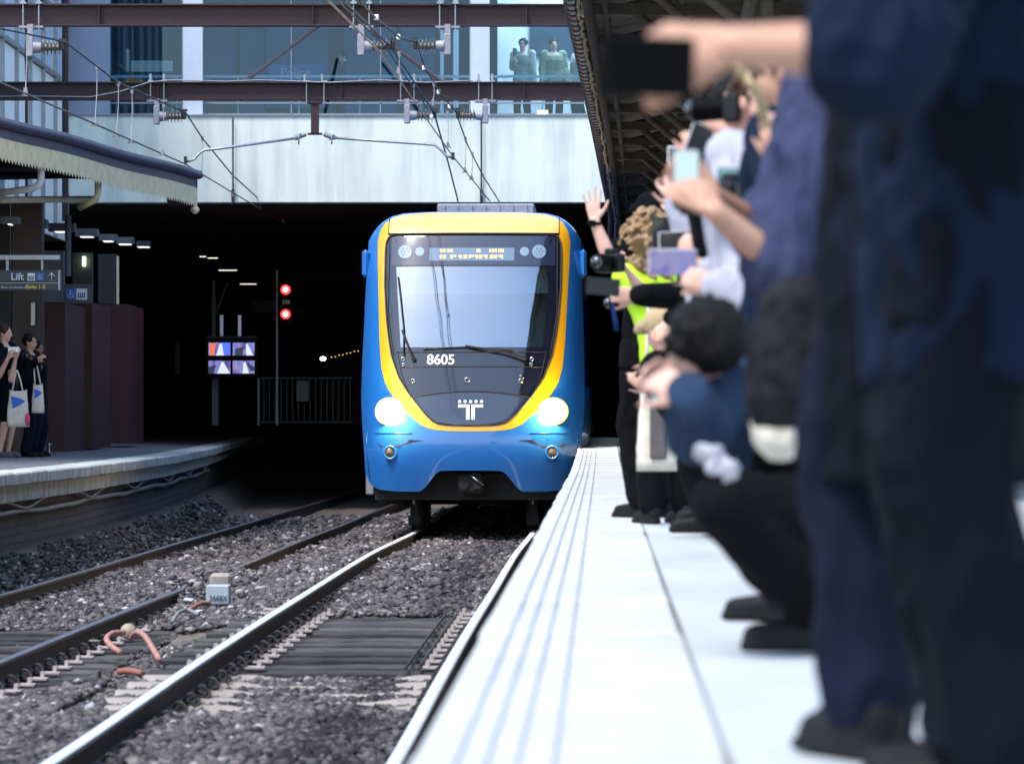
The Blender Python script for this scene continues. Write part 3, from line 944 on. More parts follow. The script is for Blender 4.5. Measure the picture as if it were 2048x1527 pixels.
# number and emblem
def on_front(o, off=.010):
    """press a flat text mesh onto the nose: its local x,y become x,z"""
    bm = bmesh.new(); bm.from_mesh(o.data)
    for q in range(3):
        bmesh.ops.subdivide_edges(bm, edges=[e for e in bm.edges if e.calc_length() > .03], cuts=1)
    bmesh.ops.triangulate(bm, faces=bm.faces)
    bm.to_mesh(o.data); bm.free()
    for v in o.data.vertices:
        x = o.location.x + v.co.x; z = o.location.z + v.co.y
        v.co = F(x, z, off + v.co.z * 0)
    o.location = (0, 0, 0); o.rotation_euler = (0, 0, 0)
mat("white_mark", (.85, .85, .85), .5)
o = text_obj("fleet_number", "8605", .187, MATS["white_mark"], (-.405, 0, 2.30), parent=tr, bold=.0035, extrude=0)
on_front(o)
b = MB()
for k in range(5): disc_on(b, -.148 + .072 * k, 1.750, .021, .008, seg=14)
def quad(x0, x1, z0, z1):
    n_ = 4
    b.grid([[F(x0 + (x1 - x0) * i / n_, z0 + (z1 - z0) * j / n_, .008) for i in range(n_ + 1)] for j in range(n_ + 1)])
X0 = -.004
quad(X0 - .165, X0 - .012, 1.672, 1.712); quad(X0 - .058, X0 - .012, 1.510, 1.6715)
quad(X0 + .012, X0 + .165, 1.672, 1.712); quad(X0 + .012, X0 + .058, 1.510, 1.6715)
b.build("emblem", MATS["white_mark"], tr, world=False, fixn=True)

# headlights; their glare bloom is built as oversized glowing discs round each core
for sg in (-1, 1):
    hx, hz = sg * 1.085, 1.62
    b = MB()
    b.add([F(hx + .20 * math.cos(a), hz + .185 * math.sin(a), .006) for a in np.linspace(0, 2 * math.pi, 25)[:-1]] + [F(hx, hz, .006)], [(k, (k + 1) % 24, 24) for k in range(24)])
    hl = b.build("headlight_and_bloom", MATS["lamp_bloom_rim"], tr, world=False, fixn=True)
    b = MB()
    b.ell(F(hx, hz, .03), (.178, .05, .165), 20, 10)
    b.build("lamp_bloom", MATS["headlamp_bloom"], hl, world=False)
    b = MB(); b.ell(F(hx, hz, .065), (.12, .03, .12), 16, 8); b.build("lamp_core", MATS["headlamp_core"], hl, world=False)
    ld = bpy.data.lights.new("headlight_beam", 'POINT'); ld.energy = 30; ld.color = (1., .70, .34); ld.shadow_soft_size = .05
    lo = bpy.data.objects.new("headlight_beam", ld); COL.objects.link(lo); lo.parent = tr; lo.location = F(hx, hz, .20)
    # fog lamp in its recess with the dark scoop above
    b = MB(); p = F(hx * .985, 1.075, .0)
    b.torus(p + Vector((0, -.02, 0)), (sg * .15, -1, .05), .082, .016, seg=20, tseg=6)
    fo = b.build("fog_lamp", MATS["paint_blue"], tr, world=False)
    b = MB(); b.ell(p + Vector((0, .0, 0)), (.072, .035, .072), 18, 8); b.build("lamp_lens", MATS["fog_lens"], fo, world=False)
    b = MB()
    sc = [(sg * .62, 1.235), (sg * .80, 1.245), (sg * 1.02, 1.25), (sg * 1.24, 1.19), (sg * 1.20, 1.15), (sg * 1.08, 1.165), (sg * .96, 1.15), (sg * .84, 1.20)]
    b.add([F(x, z, .004) for x, z in sc], [tuple(range(len(sc)))]); b.build("lamp_scoop", MATS["underframe"], tr, world=False, fixn=True)
    # side camera pod high on the corner
    b = MB(); b.box((sg * 1.475, 1.55, 3.62), (.09, .45, .38), bev=.04); b.build("side_camera_pod", MATS["paint_blue"], tr, world=False)
    # pale step box low at the corner
    b = MB(); b.box((sg * 1.44, 2.1, .70), (.12, .5, .44), bev=.02); b.build("step_box", MATS["galv"], tr, world=False)
    b = MB(); b.tube([F(sg * 1.36, .72, .01), F(sg * 1.395, 1.0, .01), F(sg * 1.41, 1.35, .01)], .006, 5); b.build("edge_seam", MATS["paint_navy"], tr, world=False)
# seam across the bumper
b = MB(); b.tube([F(x, 1.33, .004) for x in np.linspace(-1.28, -.78, 12)], .004, 4); b.tube([F(x, 1.33, .004) for x in np.linspace(.78, 1.28, 12)], .004, 4); b.build("bumper_seam", MATS["paint_navy"], tr, world=False)

# underside: frame, coupler, lever, wheels, rail guards
b = MB()
b.box((0, 1.4, .62), (2.6, 1.6, .36)); b.box((0, 12, .60), (2.7, 20, .5)); b.build("underframe", MATS["underframe"], tr, world=False)
b = MB(); b.box((0, .42, .66), (.34, .5, .26), bev=.04); b.cone((-.10, .14, .66), (-.10, .2, .66), .07, seg=14); b.box((.09, .16, .66), (.12, .06, .16), bev=.02); b.cone((0, .6, .66), (0, 1.2, .66), .09)
b.build("coupler", MATS["underframe"], tr, world=False)
b = MB(); b.tube([(-.02, .12, .78), (.08, .10, .71), (.165, .10, .655)], .016, 6); b.build("uncoupling_lever", MATS["chrome"], tr, world=False)
for sg in (-1, 1):
    b = MB(); b.cone((sg * .80 - .065, 1.9, .43), (sg * .80 + .065, 1.9, .43), .43, seg=32); b.cone((sg * (.80 - .065), 1.9, .43), (sg * (.80 - .10), 1.9, .43), .46, seg=32)
    b.build("wheel", MATS["underframe"], tr, world=False)
    b = MB(); b.cone((sg * .80 - .065, 4.3, .43), (sg * .80 + .065, 4.3, .43), .43, seg=32); b.build("wheel", MATS["underframe"], tr, world=False)
    b = MB(); b.box((sg * .80, 1.2, .33), (.11, .05, .50)); b.box((sg * .8, 1.15, .16), (.16, .06, .12)); b.build("rail_guard", MATS["underframe"], tr, world=False)
    b = MB(); b.ell((sg * .80, 1.0, .47), (.03, .03, .035), 8, 6); b.box((sg * .80, 1.0, .42), (.02, .02, .09)); b.build("guard_bolt", MATS["galv"], tr, world=False)
for ya in (1.9, 4.3):
    b = MB(); b.cone((-.8, ya, .43), (.8, ya, .43), .08); b.build("axle", MATS["underframe"], tr, world=False)
b = MB(); b.box((.03, 6.2, 4.54), (1.42, 1.6, .22), bev=.02)
for k in range(7): b.box((.03 - .6 + .2 * k, 5.39, 4.55), (.012, .02, .17))
b.build("roof_unit", MATS["galv_rough"], tr, world=False)
# ================================================================= concourse bridge over the tracks
def stained(name, base, dark, sx=1.2, rough=.8):
    m = mat(name, base, rough, bump=.08, bscale=60)
    nt = m.node_tree; bs = nt.nodes["Principled BSDF"]
    tc = nt.nodes.new("ShaderNodeTexCoord"); mp = nt.nodes.new("ShaderNodeMapping"); mp.inputs["Scale"].default_value = (sx, sx, .10)
    nz = nt.nodes.new("ShaderNodeTexNoise"); nz.inputs["Scale"].default_value = 2.2; nz.inputs["Detail"].default_value = 7; nz.inputs["Roughness"].default_value = .6
    nt.links.new(tc.outputs["Object"], mp.inputs[0]); nt.links.new(mp.outputs[0], nz.inputs[0])
    n2 = nt.nodes.new("ShaderNodeTexNoise"); n2.inputs["Scale"].default_value = .8; n2.inputs["Detail"].default_value = 4
    nt.links.new(tc.outputs["Object"], n2.inputs[0])
    mu = nt.nodes.new("ShaderNodeMath"); mu.operation = 'MULTIPLY_ADD'; mu.inputs[1].default_value = .7
    nt.links.new(nz.outputs[0], mu.inputs[0])
    m2 = nt.nodes.new("ShaderNodeMath"); m2.operation = 'MULTIPLY'; m2.inputs[1].default_value = .3
    nt.links.new(n2.outputs[0], m2.inputs[0]); nt.links.new(m2.outputs[0], mu.inputs[2])
    cr = nt.nodes.new("ShaderNodeValToRGB"); cr.color_ramp.elements[0].position = .36; cr.color_ramp.elements[1].position = .54
    cr.color_ramp.elements[0].color = (*dark, 1); cr.color_ramp.elements[1].color = (*base, 1)
    nt.links.new(mu.outputs[0], cr.inputs[0]); nt.links.new(cr.outputs[0], bs.inputs["Base Color"])
    return m
stained("fascia_concrete", (.74, .79, .71), (.54, .59, .54))
mat("panel_grey", (.27, .32, .43), .5, var=.05)
mat("column_white", (.52, .58, .68), .5, var=.04)
mat("frame_grey", (.20, .23, .27), .5)
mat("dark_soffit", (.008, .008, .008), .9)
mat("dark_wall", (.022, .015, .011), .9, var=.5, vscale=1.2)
mat("floor_int", (.10, .10, .11), .6)
glass("window_glass", (.64, .80, .88), .0, (.6, .75, 1.0), .01)
mat("teal_wall", (.006, .035, .075), .6, var=.5, vscale=1.2)
mat("blue_board", (.006, .065, .22), .6, var=.3, vscale=.9)
mat("stone_wall_int", (.72, .74, .78), .7, var=.12, vscale=1.5)
mat("rail_metal", (.45, .50, .55), .35, metal=.7)

BY = 75.0
z_lo, z_hi = 5.766, 7.455
br = thing("concourse_bridge", "pale concrete station concourse bridge with a glazed front spanning the tracks", "bridge", (-3, BY, z_lo))
b = MB()
xj = [-12.0, P(466, 0, BY).x, P(963, 0, BY).x, 9.0]
for x0, x1 in zip(xj[:-1], xj[1:]):
    b.box(((x0 + x1) / 2, BY + .2, (z_lo + z_hi) / 2), (x1 - x0 - .03, .4, z_hi - z_lo), bev=.01)
b.build("fascia", MATS["fascia_concrete"], br)
b = MB(); b.box((-1.5, BY + .25, (z_lo + z_hi) / 2), (20.5, .3, z_hi - z_lo - .02)); b.box((-1.5, BY + .02, z_hi + .012), (20.5, .10, .03)); b.build("fascia_back", MATS["frame_grey"], br)
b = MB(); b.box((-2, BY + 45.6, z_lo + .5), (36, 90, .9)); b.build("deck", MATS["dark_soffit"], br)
b = MB(); b.box((-1.5, BY + 6.6, z_hi - .05), (26, 12, .1)); b.build("concourse_floor", MATS["floor_int"], br)
# piers, windows
GZ = BY + .45
for px0, px1, m_ in ((100, 219, "panel_grey"), (366, 405, "column_white"), (941, 979, "column_white")):
    x0, x1 = P(px0, 0, BY + .3).x, P(px1, 0, BY + .3).x
    b = MB(); b.box(((x0 + x1) / 2, GZ, z_hi + 1.9), (x1 - x0, .30, 3.9 + .04)); b.build("window_pier", MATS[m_], br)
xs = [P(219, 0, GZ).x, P(366, 0, GZ).x, P(405, 0, GZ).x, P(941, 0, GZ).x, P(979, 0, GZ).x, 4.2]
def sub(v0, v1, n): return [v0 + (v1 - v0) * k / n for k in range(n + 1)]
for (x0, x1, n) in ((xs[0], xs[1], 1), (xs[2], xs[3], 3), (xs[4], xs[5], 1)):
    for a, c in zip(sub(x0, x1, n)[:-1], sub(x0, x1, n)[1:]):
        b = MB(); b.box(((a + c) / 2, GZ + .05, z_hi + 1.9), (c - a - .012, .016, 3.8))
        w = b.build("window", MATS["window_glass"], br)
        b = MB(); b.box(((a + c) / 2, GZ + .03, z_hi + .26 + .03), (c - a - .014, .05, .03)); b.box(((a + c) / 2, GZ + .03, z_hi + .05), (c - a - .014, .05, .07)); b.box((c - .012, GZ + .03, z_hi + 1.9), (.022, .05, 3.7)); b.build("window_frame", MATS["frame_grey"], w)
b = MB(); b.box((-2.6, GZ + .25, z_hi + .83), (13.5, .05, .05)); 
for k in range(12): b.box((-9 + k * 1.2, GZ + .25, z_hi + .42), (.03, .03, .8))
b.build("handrail", MATS["rail_metal"], br)
# interior: back wall, boards, ceiling
b = MB(); b.box((-4.8, BY + 6.5, z_hi + 1.9), (13.5, .2, 4)); b.build("back_wall", MATS["teal_wall"], br)
b = MB(); b.box((3.0, BY + 4.5, z_hi + 1.9), (6.6, .2, 4)); b.build("tiled_wall", MATS["stone_wall_int"], br)
mat("added_ceiling_lamp_lit", (1, 1, 1), .5, emit=(.95, .97, 1.), estr=14.)  # unseen ceiling lamps, added to brighten the tiled wall
for x in (1.0, 2.6):
    b = MB(); b.box((x, BY + 2.6, z_hi + 3.90), (.9, 2.4, .05)); b.build("added_ceiling_lamp", MATS["added_ceiling_lamp_lit"], br)
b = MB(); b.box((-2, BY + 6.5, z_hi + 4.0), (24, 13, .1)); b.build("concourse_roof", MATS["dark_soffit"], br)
b = MB()
for x, w_, z, h in ((-6.4, 1.1, 1.75, 1.2), (-4.55, 1.3, 1.6, 1.9), (-3.0, 1.1, 1.3, 2.3), (-2.0, .7, 1.8, 1.6), (-5.5, .5, 1.2, 2.2)):
    b.box((x, BY + 6.3, z_hi + z), (w_, .1, h))
b.build("poster_board", MATS["blue_board"], br)
mat("shop_sign_blue", (.02, .12, .40), .5)
b = MB(); b.box((P(590, 0, 78).x, BY + 3.2, z_hi + 1.12), (1.1, .05, .34)); o = b.build("information_sign", MATS["shop_sign_blue"], None, label="blue Police sign inside the concourse window", cat="sign")
text_obj("lettering", "Police", .26, MATS["lens_pale"], (P(590, 0, 78).x, BY + 3.16, z_hi + 1.12), parent=o, bold=.003)
b = MB(); b.box((P(300, 0, 78).x - .0, BY + 3.4, z_hi + 1.28), (.85, .05, .22)); b.box((P(252, 0, 78).x, BY + 3.4, z_hi + 1.4), (.06, .05, .46)); b.build("hanging_banner", MATS["white_paint"], None, label="white torn edged banner hanging inside the left concourse window", cat="banner")
mat("yellow_thing", (.60, .36, .05), .6); mat("red_thing", (.35, .03, .03), .6)
for px, m_, nm in ((268, "yellow_thing", "yellow and cream"), (345, "red_thing", "dark red")):
    b = MB(); b.ell((P(px, 0, 79).x, 79, z_hi + .86), (.24, .24, .26), 16, 10); o = b.build("umbrella", MATS[m_], None, label=f"{nm} rounded sunshade inside the left concourse window", cat="sunshade")
    b = MB(); b.cone((P(px, 0, 79).x, 79, z_hi), (P(px, 0, 79).x, 79, z_hi + .75), .02); b.build("pole", MATS["galv"], o)
b = MB(); b.box((P(1085, 0, BY + .4).x, BY + .35, z_hi + .10), (.22, .03, .085)); b.build("notice_plate", MATS["white_paint"], br)
b = MB(); b.box((P(1130, 0, 78).x + .15, BY + 4.35, z_hi + 2.1), (1.7, .06, 1.05)); b.build("display_board", MATS["teal_wall"], br)
# white posts seen through the glass
b = MB(); b.box((P(912, 0, 79).x, 79, z_hi + 1.9), (.11, .11, 3.9)); b.box((P(884, 0, 79.5).x, 79.5, z_hi + 1.9), (.07, .07, 3.9)); b.build("post", MATS["column_white"], br)

# left wing of the concourse: frosted glazed wall receding to the bridge
mat("frosted", (.92, .94, .92), .5)
mat("frosted_blue", (.50, .62, .76), .4)
wg = thing("glazed_side_wall", "pale glazed panel wall with grey frames rising behind the left platform canopy", "wall", (-8.72, 60, 5))
for k in range(10):
    y0, y1 = 56 + k * 1.9, 56 + (k + 1) * 1.9
    for z0, z1, m_ in ((5.0, 6.55, "frosted"), (6.62, 8.05, "frosted"), (8.12, 9.3, "frosted_blue"), (9.36, 12.5, "frosted_blue")):
        b = MB(); b.box((-8.75, (y0 + y1) / 2, (z0 + z1) / 2), (.05, y1 - y0 - .06, z1 - z0 - .04)); b.build("panel", MATS[m_], wg)
b = MB()
for z in (6.585, 8.085, 9.33): b.box((-8.70, 65.5, z), (.10, 19, .07))
for k in range(11): b.box((-8.70, 56 + k * 1.9, 8.75), (.09, .05, 7.5))
b.build("frame", MATS["galv"], wg)
b = MB(); b.box((-10, 65.5, 9), (2.4, 19, 8)); b.build("wall_core", MATS["dark_wall"], wg)
for px0, px1, Y, name in ((124, 137, 71, "thick"), (50, 56, 66, "thin")):
    x = P((px0 + px1) / 2, 0, Y).x; r_ = (px1 - px0) / 2 * Y / FPX
    b = MB(); b.cone((x, Y, 5.2), (x, Y, 11), r_, seg=14)
    for z in (6.3, 7.7, 9.2): b.cone((x, Y, z), (x, Y, z + .08), r_ * 1.25, seg=14)
    o = b.build("downpipe", MATS["maroon_steel"], None, label=f"{name} dark red vertical pipe beside the glazed wall on the left", cat="pipe")

# added enclosure walls, placed to block daylight and keep the under-bridge dark
def slab(name, c, d, m, label, cat):
    b = MB(); b.box(c, d); return b.build(name, MATS[m], None, label=label, cat=cat)
slab("upper_gap_block", (8, 75.3, 6.6), (8, .5, 5), "dark_wall", "added dark wall closing the sky gap above the far end of the right platform", "wall")
slab("end_light_block", (-3, 161, 2.5), (40, .4, 8), "dark_wall", "added dark wall keeping daylight out at the far end of the covered tracks", "wall")
slab("side_light_block", (9.2, 92, 4.2), (.4, 138, 9.5), "dark_wall", "added dark wall blocking sky light behind the crowd on the right platform", "wall")
slab("side_light_block", (-16.5, 100, 3), (.4, 122, 7.6), "dark_wall", "added dark wall blocking sky light at the back of the left platform", "wall")

# ================================================================= overhead line steelwork
def ibeam(name, y, zc, h, x0, x1, label):
    root = thing(name, label, "girder", ((x0 + x1) / 2, y, zc))
    b = MB()
    b.box(((x0 + x1) / 2, y, zc), (x1 - x0, .016, h - .03)); b.box(((x0 + x1) / 2, y, zc + h / 2), (x1 - x0, .20, .022)); b.box(((x0 + x1) / 2, y, zc - h / 2), (x1 - x0, .20, .022))
    for k in range(int((x1 - x0) / 3)): b.box((x0 + 1.2 + k * 3, y, zc), (.014, .17, h - .035))
    b.build("beam", MATS["maroon_steel"], root); return root
G1Y, G2Y = 54.0, 63.0
g1z = P(0, 31, G1Y).z; g2z = P(0, 182.5, G2Y).z
gd1 = ibeam("overhead_girder", G1Y, g1z, .285, -13, 2.4, "rusty maroon steel girder crossing near the top of the view")
gd2 = ibeam("overhead_girder", G2Y, g2z, .275, -13, 2.6, "rusty maroon steel girder crossing just above the pale bridge fascia")
for Y in (G1Y, G2Y):
    for x in (-12.9,):
        b = MB(); b.box((x, Y, 3.6), (.25, .25, 7.4)); b.build("post", MATS["maroon_steel"], gd1 if Y == G1Y else gd2)
# diagonal braces running from the bridge front up over the girders
for pa, pb in (((480, 170, 64), (640, 50, 72)), ((740, 60, 72), (900, 175, 64))):
    b = MB(); b.cone(P(*pa), P(*pb), .035, seg=8); b.build("brace", MATS["maroon_steel"], gd2)

def insulator(px, py, Y, side, gz, h, label):
    """bracket hung from a girder with a ribbed insulator lying sideways; side=+1: bracket on the left, wire on the right"""
    p = P(px, py, Y - .22)
    root = thing("line_insulator", label, "insulator", p, group="ribbed insulators hung under the steel girders")
    L = .30
    bx = p.x - side * .30
    b = MB()
    b.box((bx, p.y, p.z + .02), (.10, .12, .30), bev=.01)
    zt = gz - h / 2
    zb = p.z + .15
    b.box((bx, p.y + .05, (zt + zb) / 2), (.08, .09, max(.05, zt - zb)))
    b.box((bx, Y - .0, zt - .03), (.34, .26, .03))
    b.build("bracket", MATS["galv_rough"], root)
    b = MB()
    for dx in (-.11, .11):
        b.cone((bx + dx, Y - .12, zt - .07), (bx + dx, Y - .12, zt + h + .09), .011, seg=6); b.box((bx + dx, Y - .12, zt + h + .02), (.08, .06, .03)); b.box((bx + dx, Y - .12, zt + h + .08), (.035, .05, .11))
    b.build("hook_bolt", MATS["galv"], root)
    b = MB(); b.cone((bx + side * .05, p.y, p.z), (bx + side * .16, p.y, p.z), .085, .07, 16)
    b.build("insulator_cap", MATS["galv_rough"], root)
    b = MB(); b.cone((bx + side * .14, p.y, p.z), (bx + side * .42, p.y, p.z), .045, seg=14)
    for k in range(5):
        x = bx + side * (.17 + .055 * k)
        b.cone((x, p.y, p.z), (x + side * .018, p.y, p.z), .045, .118, 18, cap=False); b.cone((x + side * .018, p.y, p.z), (x + side * .032, p.y, p.z), .118, .05, 18, cap=False)
    b.build("sheds", MATS["porcelain"], root)
    b = MB(); b.box((bx + side * .45, p.y, p.z + .02), (.06, .06, .13), bev=.01); b.box((bx + side * .45, p.y, p.z + .10), (.10, .04, .04)); b.build("wire_clamp", MATS["cable_black"], root)
    return root
insulator(103, 95, G1Y, 1, g1z, .285, "ribbed insulator under the top girder at the far left of the view")
insulator(765, 93, G1Y, 1, g1z, .285, "ribbed insulator under the top girder, left one of the middle pair")
insulator(852, 92, G1Y, -1, g1z, .285, "ribbed insulator under the top girder, right one of the middle pair")
insulator(350, 233, G2Y, 1, g2z, .275, "ribbed insulator under the lower girder above the scalloped canopy")
insulator(851, 231, G2Y, 1, g2z, .275, "ribbed insulator under the lower girder, left one above the train")
insulator(934, 231, G2Y, -1, g2z, .275, "ribbed insulator under the lower girder, right one above the train")

# registration post with two curved arms
rg = thing("registration_post", "short maroon drop post carrying two curved pale steady arms under the lower girder", "bracket", P(630, 235, G2Y - .15))
b = MB(); p0 = P(630, 205, G2Y - .15); p1 = P(630, 268, G2Y - .15)
b.box((p0 + p1) / 2, (.13, .10, (p0 - p1).z)); b.box(p1, (.24, .10, .03)); b.box(p0, (.24, .16, .03))
b.build("drop_post", MATS["maroon_steel"], rg)
b = MB()
for px in (613, 648):
    b.cone(P(px, 210, G2Y - .15), P(px, 160, G2Y - .15), .011, seg=6); b.box(P(px, 163, G2Y - .15), (.10, .05, .03)); b.box(P(px - 4, 155, G2Y - .15), (.03, .05, .10))
b.build("hook_bolt", MATS["galv"], rg)
for sg, pts in ((-1, [(612, 268), (598, 273), (588, 277), (440, 297), (408, 300), (396, 309), (388, 319), (371, 324)]), (1, [(648, 268), (660, 273), (672, 276), (760, 282), (850, 288), (870, 290), (884, 302), (893, 312), (906, 316)])):
    b = MB(); b.tube([P(x, y, G2Y - .15 - .02 * i) for i, (x, y) in enumerate(pts[2:])], .022, 8); arm = b.build("steady_arm", MATS["galv"], rg)
    b = MB(); c = P(598 if sg < 0 else 664, 273, G2Y - .15); b.cone(c + Vector((-.012, 0, 0)), c + Vector((.012, 0, 0)), .13, seg=20); b.build("insulator_disc", MATS["insul_glass"], arm)
    b = MB(); b.cone(P(pts[0][0], pts[0][1], G2Y - .15), P(pts[1][0], pts[1][1], G2Y - .15), .04, seg=8); b.cone(P(pts[1][0], pts[1][1], G2Y - .15), P(pts[2][0], pts[2][1], G2Y - .15), .06, .03, seg=10); b.build("insulator_cap", MATS["galv_rough"], arm)
    b = MB(); q = P(*pts[-1], G2Y - .3); b.box(q + Vector((0, 0, .03)), (.05, .05, .12)); b.build("wire_clamp", MATS["cable_black"], arm)

# wires
def wire(name, label, pts, r_, m="wire", sag=0., cat="wire", grp=None):
    out = []
    for i in range(len(pts) - 1):
        a, c = P(*pts[i]), P(*pts[i + 1])
        for k in range(8):
            t = k / 8; q = a.lerp(c, t); q.z -= sag * 4 * t * (1 - t) * (c - a).length * .02; out.append(q)
    out.append(P(*pts[-1]))
    b = MB(); b.tube(out, r_, 6)
    return b.build(name, MATS[m], None, label=label, cat=cat, group=grp)
wr = wire("contact_wire", "contact wire of the left track running down past the scalloped canopy", [(-60, 130, 37), (0, 165, 39.5), (190, 248, 47), (370, 328, 62.5), (470, 388, 70), (590, 459, 84), (640, 480, 95)], .011)
wire("messenger_wire", "carrying wire of the left track from the far left insulator down under the bridge", [(-60, 45, 49), (0, 57, 51), (130, 84, 53.7), (236, 165, 58), (372, 226, 62.7), (405, 277, 65), (465, 350, 69), (522, 402, 76), (600, 430, 92)], .013)
wire("contact_wire", "contact wire of the near track with copper glints running down to the train", [(640, -15, 34), (655, 0, 35.5), (760, 105, 44), (905, 312, 62.5), (980, 402, 74.5)], .011, "copper_wire")
wire("messenger_wire", "left of the two carrying wires above the train", [(676, -15, 40), (690, 5, 42), (775, 88, 53.7), (785, 98, 54), (868, 225, 62.8), (895, 320, 68), (915, 398, 74.5), (918, 440, 82)], .015)
wire("messenger_wire", "second strand beside the left carrying wire above the train", [(664, -15, 40.3), (678, 5, 42.3), (770, 92, 53.8), (858, 222, 62.9)], .010)
wire("messenger_wire", "right of the two carrying wires above the train", [(708, -15, 40), (722, 5, 42), (750, 35, 46), (800, 76, 50), (832, 84, 53.7), (850, 135, 57), (880, 185, 60), (912, 225, 62.8), (935, 290, 67), (965, 350, 71), (998, 402, 75)], .013)
def dropper(px0, py0, px1, py1, Y0, Y1):
    a, c = P(px0, py0, Y0), P(px1, py1, Y1)
    b = MB(); b.tube([a, a.lerp(c, .5) + Vector((.01, 0, 0)), c], .006, 5)
    b.box(a, (.045, .03, .07)); b.box(c, (.04, .03, .09)); b.tube([c + Vector((-.04, 0, -.05)), c + Vector((0, 0, .06)), c + Vector((.04, 0, -.05))], .008, 5)
    return b.build("wire_dropper", MATS["galv_rough"], None, label="thin vertical dropper joining a carrying wire to its contact wire", cat="wire dropper", group="droppers hanging between the overhead wires")
for q in ((53, 75, 51, 184, 52, 42), (194, 135, 190, 245, 56.5, 47), (237, 168, 233, 267, 58, 50), (264, 183, 262, 280, 59.5, 52), (327, 212, 325, 305, 61.5, 57), (405, 277, 403, 350, 65, 65), (466, 352, 467, 388, 69, 70), (520, 398, 520, 415, 75.5, 76), (567, 418, 567, 442, 84, 82),
          (798, 108, 797, 142, 55, 48), (895, 225, 896, 290, 64.5, 60), (931, 278, 930, 340, 66, 66), (945, 308, 943, 355, 68, 68), (868, 168, 866, 205, 59, 56), (966, 350, 966, 388, 71, 73)):
    dropper(*q)
# small bright clamps on the wires
b = None
for q in ((753, 35, 46), (797, 74, 50.5), (848, 136, 57), (877, 184, 60), (899, 213, 62), (863, 233, 62)):
    bb = MB(); bb.box(P(*q), (.055, .04, .07), bev=.01); bb.build("wire_clip", MATS["white_paint"], None, label="small white clamp on the right carrying wire", cat="clamp", group="white clamps on the carrying wire")
# bond cable looping along the lower girder
wire("bond_cable", "thin pale cable draped along the top of the lower girder", [(0, 193, 62.8), (60, 192, 62.8), (180, 194, 62.8), (240, 183, 62.8), (300, 164, 62.8), (345, 160, 62.8), (450, 163, 62.8), (520, 160, 62.8), (605, 163, 62.8), (660, 165, 62.8), (760, 160, 62.8), (850, 165, 62.8), (945, 161, 62.8)], .010, "galv_rough", cat="cable")
for px in (466, 963):
    p = P(px, 390, BY - .05)
    b = MB(); b.cone(P(px, 240, BY - .06), P(px, 403, BY - .06), .012, seg=6); b.box(p, (.06, .05, .22)); b.build("earth_lead", MATS["cable_black"], None, label=("thin dark lead down the left joint of the pale bridge fascia" if px < 700 else "thin dark lead down the bridge fascia joint above the train"), cat="cable")

# ================================================================= left canopy with scalloped valance
mat("valance_paint", (.92, .72, .42), .7, var=.15, vscale=6, bump=.1, var_col=(.78, .60, .34))
mat("gutter_purple", (.075, .065, .10), .5, var=.25, vscale=8, metal=.2)
mat("corrugated", (.085, .08, .11), .55, metal=.3, var=.2)
lc = thing("platform_canopy", "left platform canopy with cream scalloped boards under a purple grey gutter", "canopy", (-6.2, 58, 5.4))
def ceave(t): # t in metres back from the far end along the eave
    return Vector((-5.22 - .186 * t * .983, 63.3 - t * .983, 0))
ud = Vector((-.183, -.983, 0)); nd = Vector((.983, -.183, 0))     # along, outward
ZE = lambda t: 5.52 + .010 * t + .012 * math.sin(t * 1.1)
ts = list(np.arange(0, 26, .25))
def prof(name, pf, m, parent=lc, smooth=False):
    b = MB(); b.grid([[ceave(t) + nd * u + Vector((0, 0, ZE(t) + v)) for u, v in pf] for t in ts], smooth); return b.build(name, MATS[m], parent, fixn=True)
prof("gutter", [(-.02, 0), (.06, -.02), (.115, .0), (.13, .05), (.12, .11), (.08, .125), (.06, .10)], "gutter_purple", smooth=True)
prof("gutter_board", [(.02, -.0), (.02, -.20)], "gutter_purple")
prof("roof_sheet", [(.10, .09), (-1.5, .45), (-5, .75), (-10, .7)], "corrugated")
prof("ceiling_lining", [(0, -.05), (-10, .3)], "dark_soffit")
b = MB()
t = 0.
def V_(t, v, o_=0.): return ceave(t) + nd * (.035 + o_) + Vector((0, 0, ZE(t) + v))
nb = int(26 / .15)
for k in range(nb):
    t0, t1 = k * .15, (k + 1) * .15
    b.add([V_(t0, -.16), V_(t1, -.16), V_(t1, -.425), V_(t0, -.425)], [(0, 1, 2, 3)]); b.add([V_(t0, -.425), V_(t1, -.425), V_(t0 + .05, -.49)], [(0, 1, 2)])
b.build("valance", MATS["valance_paint"], lc, fixn=True)
b = MB(); b.add([V_(0, 0), V_(0, -.46), V_(0, -.46) - nd * .5, V_(0, 0) - nd * .6], [(0, 1, 2, 3)])
b.add([V_(0, .03), V_(0, .09), V_(0, .75) - nd * 5, V_(0, -.0) - nd * 5], [(0, 1, 2, 3)]); b.build("end_board", MATS["gutter_purple"], lc, fixn=True)
b = MB()
b.box(V_(.15, -.53), (.14, .14, .14), bev=.05)
b.build("outlet", MATS["valance_paint"], lc)
for px, py0, py1, m_ in ((82, 312, 370, "white_paint"), (196, 345, 398, "valance_paint")):
    Yd = 55.3 if px < 100 else 58.3
    a, c = P(px, py0, Yd), P(px, py1, Yd)
    b = MB(); b.tube([a, a.lerp(c, .8), c + Vector((-.03, 0, -.0)), c + Vector((-.12, .02, -.05)), c + Vector((-.75 if px < 100 else -.3, .2, -.12))], .052, 10)
    b.build("downpipe", MATS[m_], lc)
b = MB(); b.cone(P(0, 400, 56), P(185, 398, 60), .05); b.build("tie_beam", MATS["valance_paint"], lc)
for k in range(9):
    t = 1 + k * 2.6
    b = MB(); a = ceave(t) + Vector((0, 0, ZE(t) - .10)); b.cone(a, a - nd * 6 + Vector((0, 0, .25)), .045, seg=8); b.build("rafter", MATS["dark_wall"], lc)

